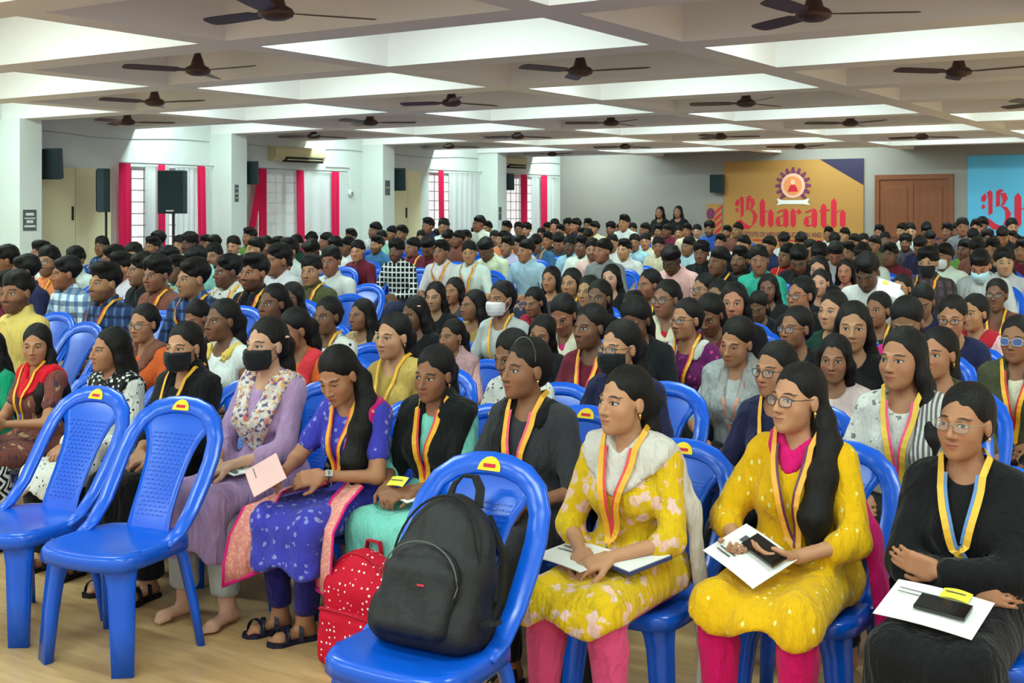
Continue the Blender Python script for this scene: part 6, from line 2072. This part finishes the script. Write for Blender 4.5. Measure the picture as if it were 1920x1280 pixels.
zp = [bt(0.150 * math.cos(t), -0.035, 0.24 + 0.185 * math.sin(t)) for t in np.linspace(-0.5, math.pi + 0.5, 28)]
MB().tube(zp, 0.004, 5).build('zip', M['strap'], bp)
MB().sweep([bt(-0.05, 0.04, 0.425), bt(-0.045, 0.045, 0.475), bt(-0.02, 0.05, 0.505), bt(0.02, 0.05, 0.505), bt(0.05, 0.045, 0.47), bt(0.06, 0.04, 0.415)], [(-0.014, -0.004), (0.014, -0.004), (0.014, 0.004), (-0.014, 0.004)], up=(0, 0, 1)).build('top_handle', M['strap'], bp)
for q in (-1, 1):
    MB().sweep([bt(0.07 * q, 0.09, 0.40), bt(0.13 * q, 0.125, 0.30), bt(0.165 * q, 0.115, 0.16), bt(0.165 * q, 0.07, 0.05)], [(-0.028, -0.007), (0.028, -0.007), (0.028, 0.007), (-0.028, 0.007)], up=(q, 0.3, 0)).build('shoulder_strap', M['strap'], bp)
MB().sweep([bt(0.165, 0.02, 0.10), bt(0.20, 0.0, 0.09), bt(0.235, -0.02, 0.10)], [(-0.022, -0.006), (0.022, -0.006), (0.022, 0.006), (-0.022, 0.006)], up=(0, 0, 1)).build('side_flap', M['strap'], bp)
MB().obox(bt(0.03, -0.124, 0.155), bt(0.012, 0, 0), bt(0, 0.001, 0), bt(0, 0, 0.003)).build('logo_tag', M['crimson'], pko)

# red dotted bag on the floor
c0 = pix_height(628, 1262, 0.0)
rb = empty('backpack', (c0[0] + 0.03, c0[1] + 0.13, 0), math.radians(-4)); tag(rb, 'red backpack with white dots standing on the floor', 'backpack')
P = [Box((0, 0, 0.17), (0.15, 0.09, 0.165), None, 0.05, 0.05), Ell((0, 0.01, 0.31), (0.145, 0.085, 0.11), None, 0.05)]
obj('main_compartment', sdf_mesh('main_compartment', P, 0.011, 0.0, lambda x, y, z: (0.004 - z) + 0 * x + 0 * y, wr, mat=M['bag_red']), None, rb)
P = [Box((0, -0.095, 0.115), (0.13, 0.04, 0.105), None, 0.035, 0.03)]
obj('front_pocket', sdf_mesh('front_pocket', P, 0.009, 0.0, lambda x, y, z: (0.006 - z) + 0 * x + 0 * y, wr, mat=M['bag_red']), None, rb)
MB().tube([(-0.125, -0.11, 0.21), (-0.10, -0.125, 0.222), (0, -0.13, 0.226), (0.10, -0.125, 0.222), (0.125, -0.11, 0.21)], 0.005, 6).build('zip', M['red_plain'], rb)
MB().tube([(0.146 * math.cos(t), -0.03, 0.27 + 0.145 * math.sin(t)) for t in np.linspace(-0.6, math.pi + 0.6, 20)], 0.006, 6).build('zip', M['red_plain'], rb)
for q in (-1, 1):
    MB().sweep([(0.06 * q, 0.09, 0.38), (0.10 * q, 0.13, 0.28), (0.12 * q, 0.12, 0.12), (0.12 * q, 0.09, 0.03)], [(-0.025, -0.006), (0.025, -0.006), (0.025, 0.006), (-0.025, 0.006)], up=(q, 0.2, 0)).build('shoulder_strap', M['red_plain'], rb)
MB().sweep([(-0.04, 0.05, 0.40), (-0.03, 0.05, 0.445), (0.03, 0.05, 0.445), (0.04, 0.05, 0.40)], [(-0.01, -0.003), (0.01, -0.003), (0.01, 0.003), (-0.01, 0.003)]).build('top_handle', M['red_plain'], rb)

# black bag on the floor beside the backpack chair
c0 = pix_height(1015, 1310, 0.02)
fb = empty('shoulder_bag', (c0[0] + 0.02, c0[1] + 0.14, 0), math.radians(-20)); tag(fb, 'black shoulder bag on the floor beside the backpack chair', 'bag')
P = [Box((0, 0, 0.16), (0.14, 0.07, 0.155), None, 0.055, 0.05), Ell((0.01, 0, 0.27), (0.13, 0.065, 0.10), None, 0.05)]
obj('main_compartment', sdf_mesh('main_compartment', P, 0.011, 0.0, lambda x, y, z: (0.004 - z) + 0 * x + 0 * y, wr, mat=M['bag_black']), None, fb)
MB().tube([(0.135 * math.cos(t), -0.05, 0.22 + 0.13 * math.sin(t)) for t in np.linspace(-0.3, math.pi + 0.3, 18)], 0.005, 6).build('zip', M['steel'], fb)
MB().sweep([(-0.10, 0, 0.33), (-0.08, 0.02, 0.40), (0.0, 0.03, 0.43), (0.08, 0.02, 0.40), (0.10, 0, 0.33)], [(-0.014, -0.003), (0.014, -0.003), (0.014, 0.003), (-0.014, 0.003)]).build('strap', M['strap'], fb)

# things held or lying in laps: placed in the holder's own frame, then given their place in the hall
M['paper'] = plain('paper', (0.80, 0.80, 0.78), 0.7, 0.2, var=0.02)
M['print_ink'] = plain('print_ink', (0.08, 0.08, 0.09), 0.7)
M['pink_paper'] = plain('pink_paper', srgb(222, 178, 176), 0.7)
M['yellow_card'] = plain('yellow_card', srgb(228, 220, 70), 0.6)
M['red_cover'] = plain('red_cover', srgb(190, 24, 40), 0.5)
M['glass_black'] = plain('phone_glass', (0.006, 0.006, 0.007), 0.12, 0.6)
M['blue_cover'] = plain('slate_cover', srgb(60, 66, 110), 0.5)
def lap_thing(B, name, label, cat, c, ux, uy, w, h, th, mat, group=None):
    """A flat thing w by h by th centred at c in the holder's frame."""
    Mx = B.M; sc = Mx.to_scale()[0]
    ux = nrm(V(*ux)); uy = V(*uy); uy = nrm(uy - ux * (uy @ ux)); n = np.cross(ux, uy)
    e = bpy.data.objects.new(name, None); col.objects.link(e)
    R3 = Matrix(((ux[0], uy[0], n[0]), (ux[1], uy[1], n[1]), (ux[2], uy[2], n[2])))
    e.matrix_world = Mx @ Matrix.LocRotScale(Vector(c), R3.to_quaternion(), Vector((1, 1, 1)))
    tag(e, label, cat, group)
    mb = MB()
    nseg = 6
    vs_, fs = [], []
    for side in (0, 1):
        for i in range(nseg + 1):
            x = -w / 2 + w * i / nseg
            for y in (-h / 2, h / 2):
                vs_.append((x, y, (th if side else 0) + 0.006 * math.sin(i / nseg * math.pi) * (1 if th < 0.004 else 0)))
    o_ = (nseg + 1) * 2
    for i in range(nseg):
        a = i * 2
        fs += [(a, a + 2, a + 3, a + 1), (o_ + a, o_ + a + 1, o_ + a + 3, o_ + a + 2), (a, o_ + a, o_ + a + 2, a + 2), (a + 1, a + 3, o_ + a + 3, o_ + a + 1)]
    fs += [(0, 1, o_ + 1, o_), (nseg * 2, o_ + nseg * 2, o_ + nseg * 2 + 1, nseg * 2 + 1)]
    mb.add(vs_, fs).build('sheet' if th < 0.004 else 'cover', mat, e)
    return e
def ink(e, bars, z=0.0096):
    for (x0, x1, y0, y1) in bars:
        MB().box((x0, y0, z), (x1, y1, z + 0.0008)).build('print', M['print_ink'], e)

e = lap_thing(F9, 'paper_sheet', 'white printed sheet held by the person in mustard-yellow kurta', 'paper', (-0.05, -0.36, 0.665), (0.8, -0.35, -0.25), (0.4, 0.85, 0.38), 0.24, 0.19, 0.002, M['paper'])
ink(e, [(-0.09, -0.03, -0.06, -0.055), (-0.09, -0.02, -0.045, -0.04), (-0.07, 0.0, 0.02, 0.05), (-0.08, -0.01, -0.02, -0.015)])
e = lap_thing(F9, 'phone', 'black phone on a white sheet, thumb of the mustard-yellow kurta wearer on it', 'phone', (0.0, -0.352, 0.684), (0.8, -0.35, -0.25), (0.4, 0.85, 0.38), 0.145, 0.072, 0.009, M['glass_black'])
MB().box((-0.068, -0.032, 0.009), (0.068, 0.032, 0.0096)).build('screen', M['glass_black'], e)
e = lap_thing(F10, 'clear_folder', 'clear sleeve with white paper in the lap of the black cardigan wearer', 'folder', (-0.02, -0.36, 0.628), (0.95, -0.1, -0.05), (0.1, 0.95, 0.28), 0.29, 0.20, 0.002, M['paper'])
ink(e, [(-0.12, 0.0, 0.05, 0.053), (-0.12, -0.02, 0.03, 0.033)])
e = lap_thing(F10, 'phone', 'black phone on a clear sleeve in the lap of the black cardigan wearer', 'phone', (0.01, -0.372, 0.638), (0.95, -0.1, -0.05), (0.1, 0.95, 0.28), 0.15, 0.072, 0.009, M['glass_black'])
MB().box((-0.07, -0.032, 0.009), (0.07, 0.032, 0.0096)).build('screen', M['glass_black'], e)
e = lap_thing(F10, 'card', 'small yellow card on a clear sleeve beside a black phone', 'card', (0.03, -0.30, 0.658), (0.95, -0.1, -0.05), (0.1, 0.95, 0.28), 0.085, 0.05, 0.002, M['yellow_card'])
ink(e, [(-0.03, 0.03, 0.0, 0.004)])
e = lap_thing(F8, 'paper_sheet', 'white papers under the clasped hands of the yellow floral kurta wearer', 'paper', (-0.08, -0.28, 0.622), (0.9, -0.3, 0.02), (0.3, 0.9, 0.1), 0.26, 0.20, 0.003, M['paper'])
ink(e, [(-0.1, 0.02, 0.03, 0.035), (-0.1, 0.05, 0.0, 0.005)])
e = lap_thing(F8, 'notebook', 'slate blue notebook in the lap of the yellow floral kurta wearer', 'notebook', (0.12, -0.24, 0.628), (0.9, -0.3, -0.05), (0.3, 0.9, 0.1), 0.16, 0.20, 0.012, M['blue_cover'])
MB().box((-0.075, -0.095, 0.012), (0.075, 0.095, 0.015)).build('pages', M['paper'], e)
e = lap_thing(F6, 'card', 'yellow card held by the person under the black shawl', 'card', (0.02, -0.38, 0.70), (0.9, -0.2, 0.1), (0.2, 0.7, 0.6), 0.11, 0.05, 0.002, M['yellow_card'])
ink(e, [(-0.04, 0.04, 0.0, 0.004)])
e = lap_thing(F6, 'paper_sheet', 'folded white paper in the lap of the mint kurta wearer', 'paper', (0.03, -0.33, 0.635), (0.9, -0.3, 0.0), (0.3, 0.9, 0.1), 0.20, 0.13, 0.003, M['paper'])
ink(e, [(-0.08, 0.05, 0.02, 0.024)])
e = lap_thing(F5, 'paper_sheet', 'pink folded sheet held by the person in blue floral kurta', 'paper', (-0.115, -0.505, 0.715), (0.75, -0.5, -0.3), (0.3, 0.75, 0.55), 0.21, 0.15, 0.003, M['pink_paper'])
ink(e, [(-0.08, 0.0, -0.04, -0.037)])
e = lap_thing(F4, 'paper_sheet', 'white and dark folded papers in the lap of the lavender kurta wearer', 'paper', (0.07, -0.28, 0.625), (0.9, -0.35, 0.0), (0.3, 0.9, 0.1), 0.20, 0.12, 0.004, M['paper'])
ink(e, [(-0.09, 0.09, -0.05, -0.03), (-0.09, 0.05, 0.0, 0.01)], 0.011)
e = lap_thing(F3, 'book', 'red covered book in the lap of the person all in black', 'book', (0.03, -0.24, 0.632), (0.9, -0.3, 0.0), (0.3, 0.9, 0.1), 0.20, 0.14, 0.022, M['red_cover'])
MB().box((-0.097, -0.068, 0.004), (0.103, 0.066, 0.019)).build('pages', M['paper'], e)
e = lap_thing(F2, 'paper_sheet', 'white sheet in the lap of the black print top wearer', 'paper', (0.05, -0.25, 0.625), (0.9, -0.3, 0.0), (0.3, 0.9, 0.1), 0.21, 0.15, 0.003, M['paper'])
ink(e, [(-0.08, 0.04, 0.02, 0.024)])
e = lap_thing(F1, 'paper_sheet', 'large white sheet held upright by the person in red dupatta', 'paper', (0.02, -0.36, 0.72), (0.85, -0.5, 0.0), (0.1, 0.35, 0.9), 0.22, 0.20, 0.002, M['paper'])
ink(e, [(-0.08, 0.06, 0.05, 0.054)])
# a sheet held up by the person bending down in the rows
p = pix_row(1666, 540, POS[(1625, 510)] - 0.22)
ps = empty('paper_sheet', (p[0], p[1], p[2]), math.radians(30)); tag(ps, 'pale sheet held up beside a bowed person in white shirt', 'paper')
sh = MB(); sh.box((-0.085, -0.001, -0.06), (0.085, 0.001, 0.06)); q_ = sh.build('sheet', M['paper'], ps); q_.rotation_euler = (math.radians(-30), math.radians(18), 0)
MB().box((-0.05, -0.003, 0.02), (-0.01, -0.001, 0.05)).build('print', M['yellow_card'], ps).rotation_euler = (math.radians(-30), math.radians(18), 0)
# black bag on an empty chair in the middle rows
p = pix_height(983, 497, 0.89)
bb = empty('backpack', (p[0] + 0.02, p[1] - 0.40, 0.434), 0); tag(bb, 'dark backpack on a chair in the rows beside the denim blue shirt', 'backpack')
P = [Box((0, 0.03, 0.17), (0.14, 0.09, 0.165), None, 0.06, 0.05), Ell((0, 0.05, 0.32), (0.12, 0.08, 0.10), None, 0.05)]
obj('main_compartment', sdf_mesh('main_compartment', P, 0.02, 0.0, lambda x, y, z: (0.004 - z) + 0 * x + 0 * y, wr, mat=M['bag_black']), None, bb)
MB().sweep([(-0.04, 0.06, 0.40), (0, 0.06, 0.45), (0.04, 0.06, 0.40)], [(-0.01, -0.003), (0.01, -0.003), (0.01, 0.003), (-0.01, 0.003)]).build('top_handle', M['strap'], bb)
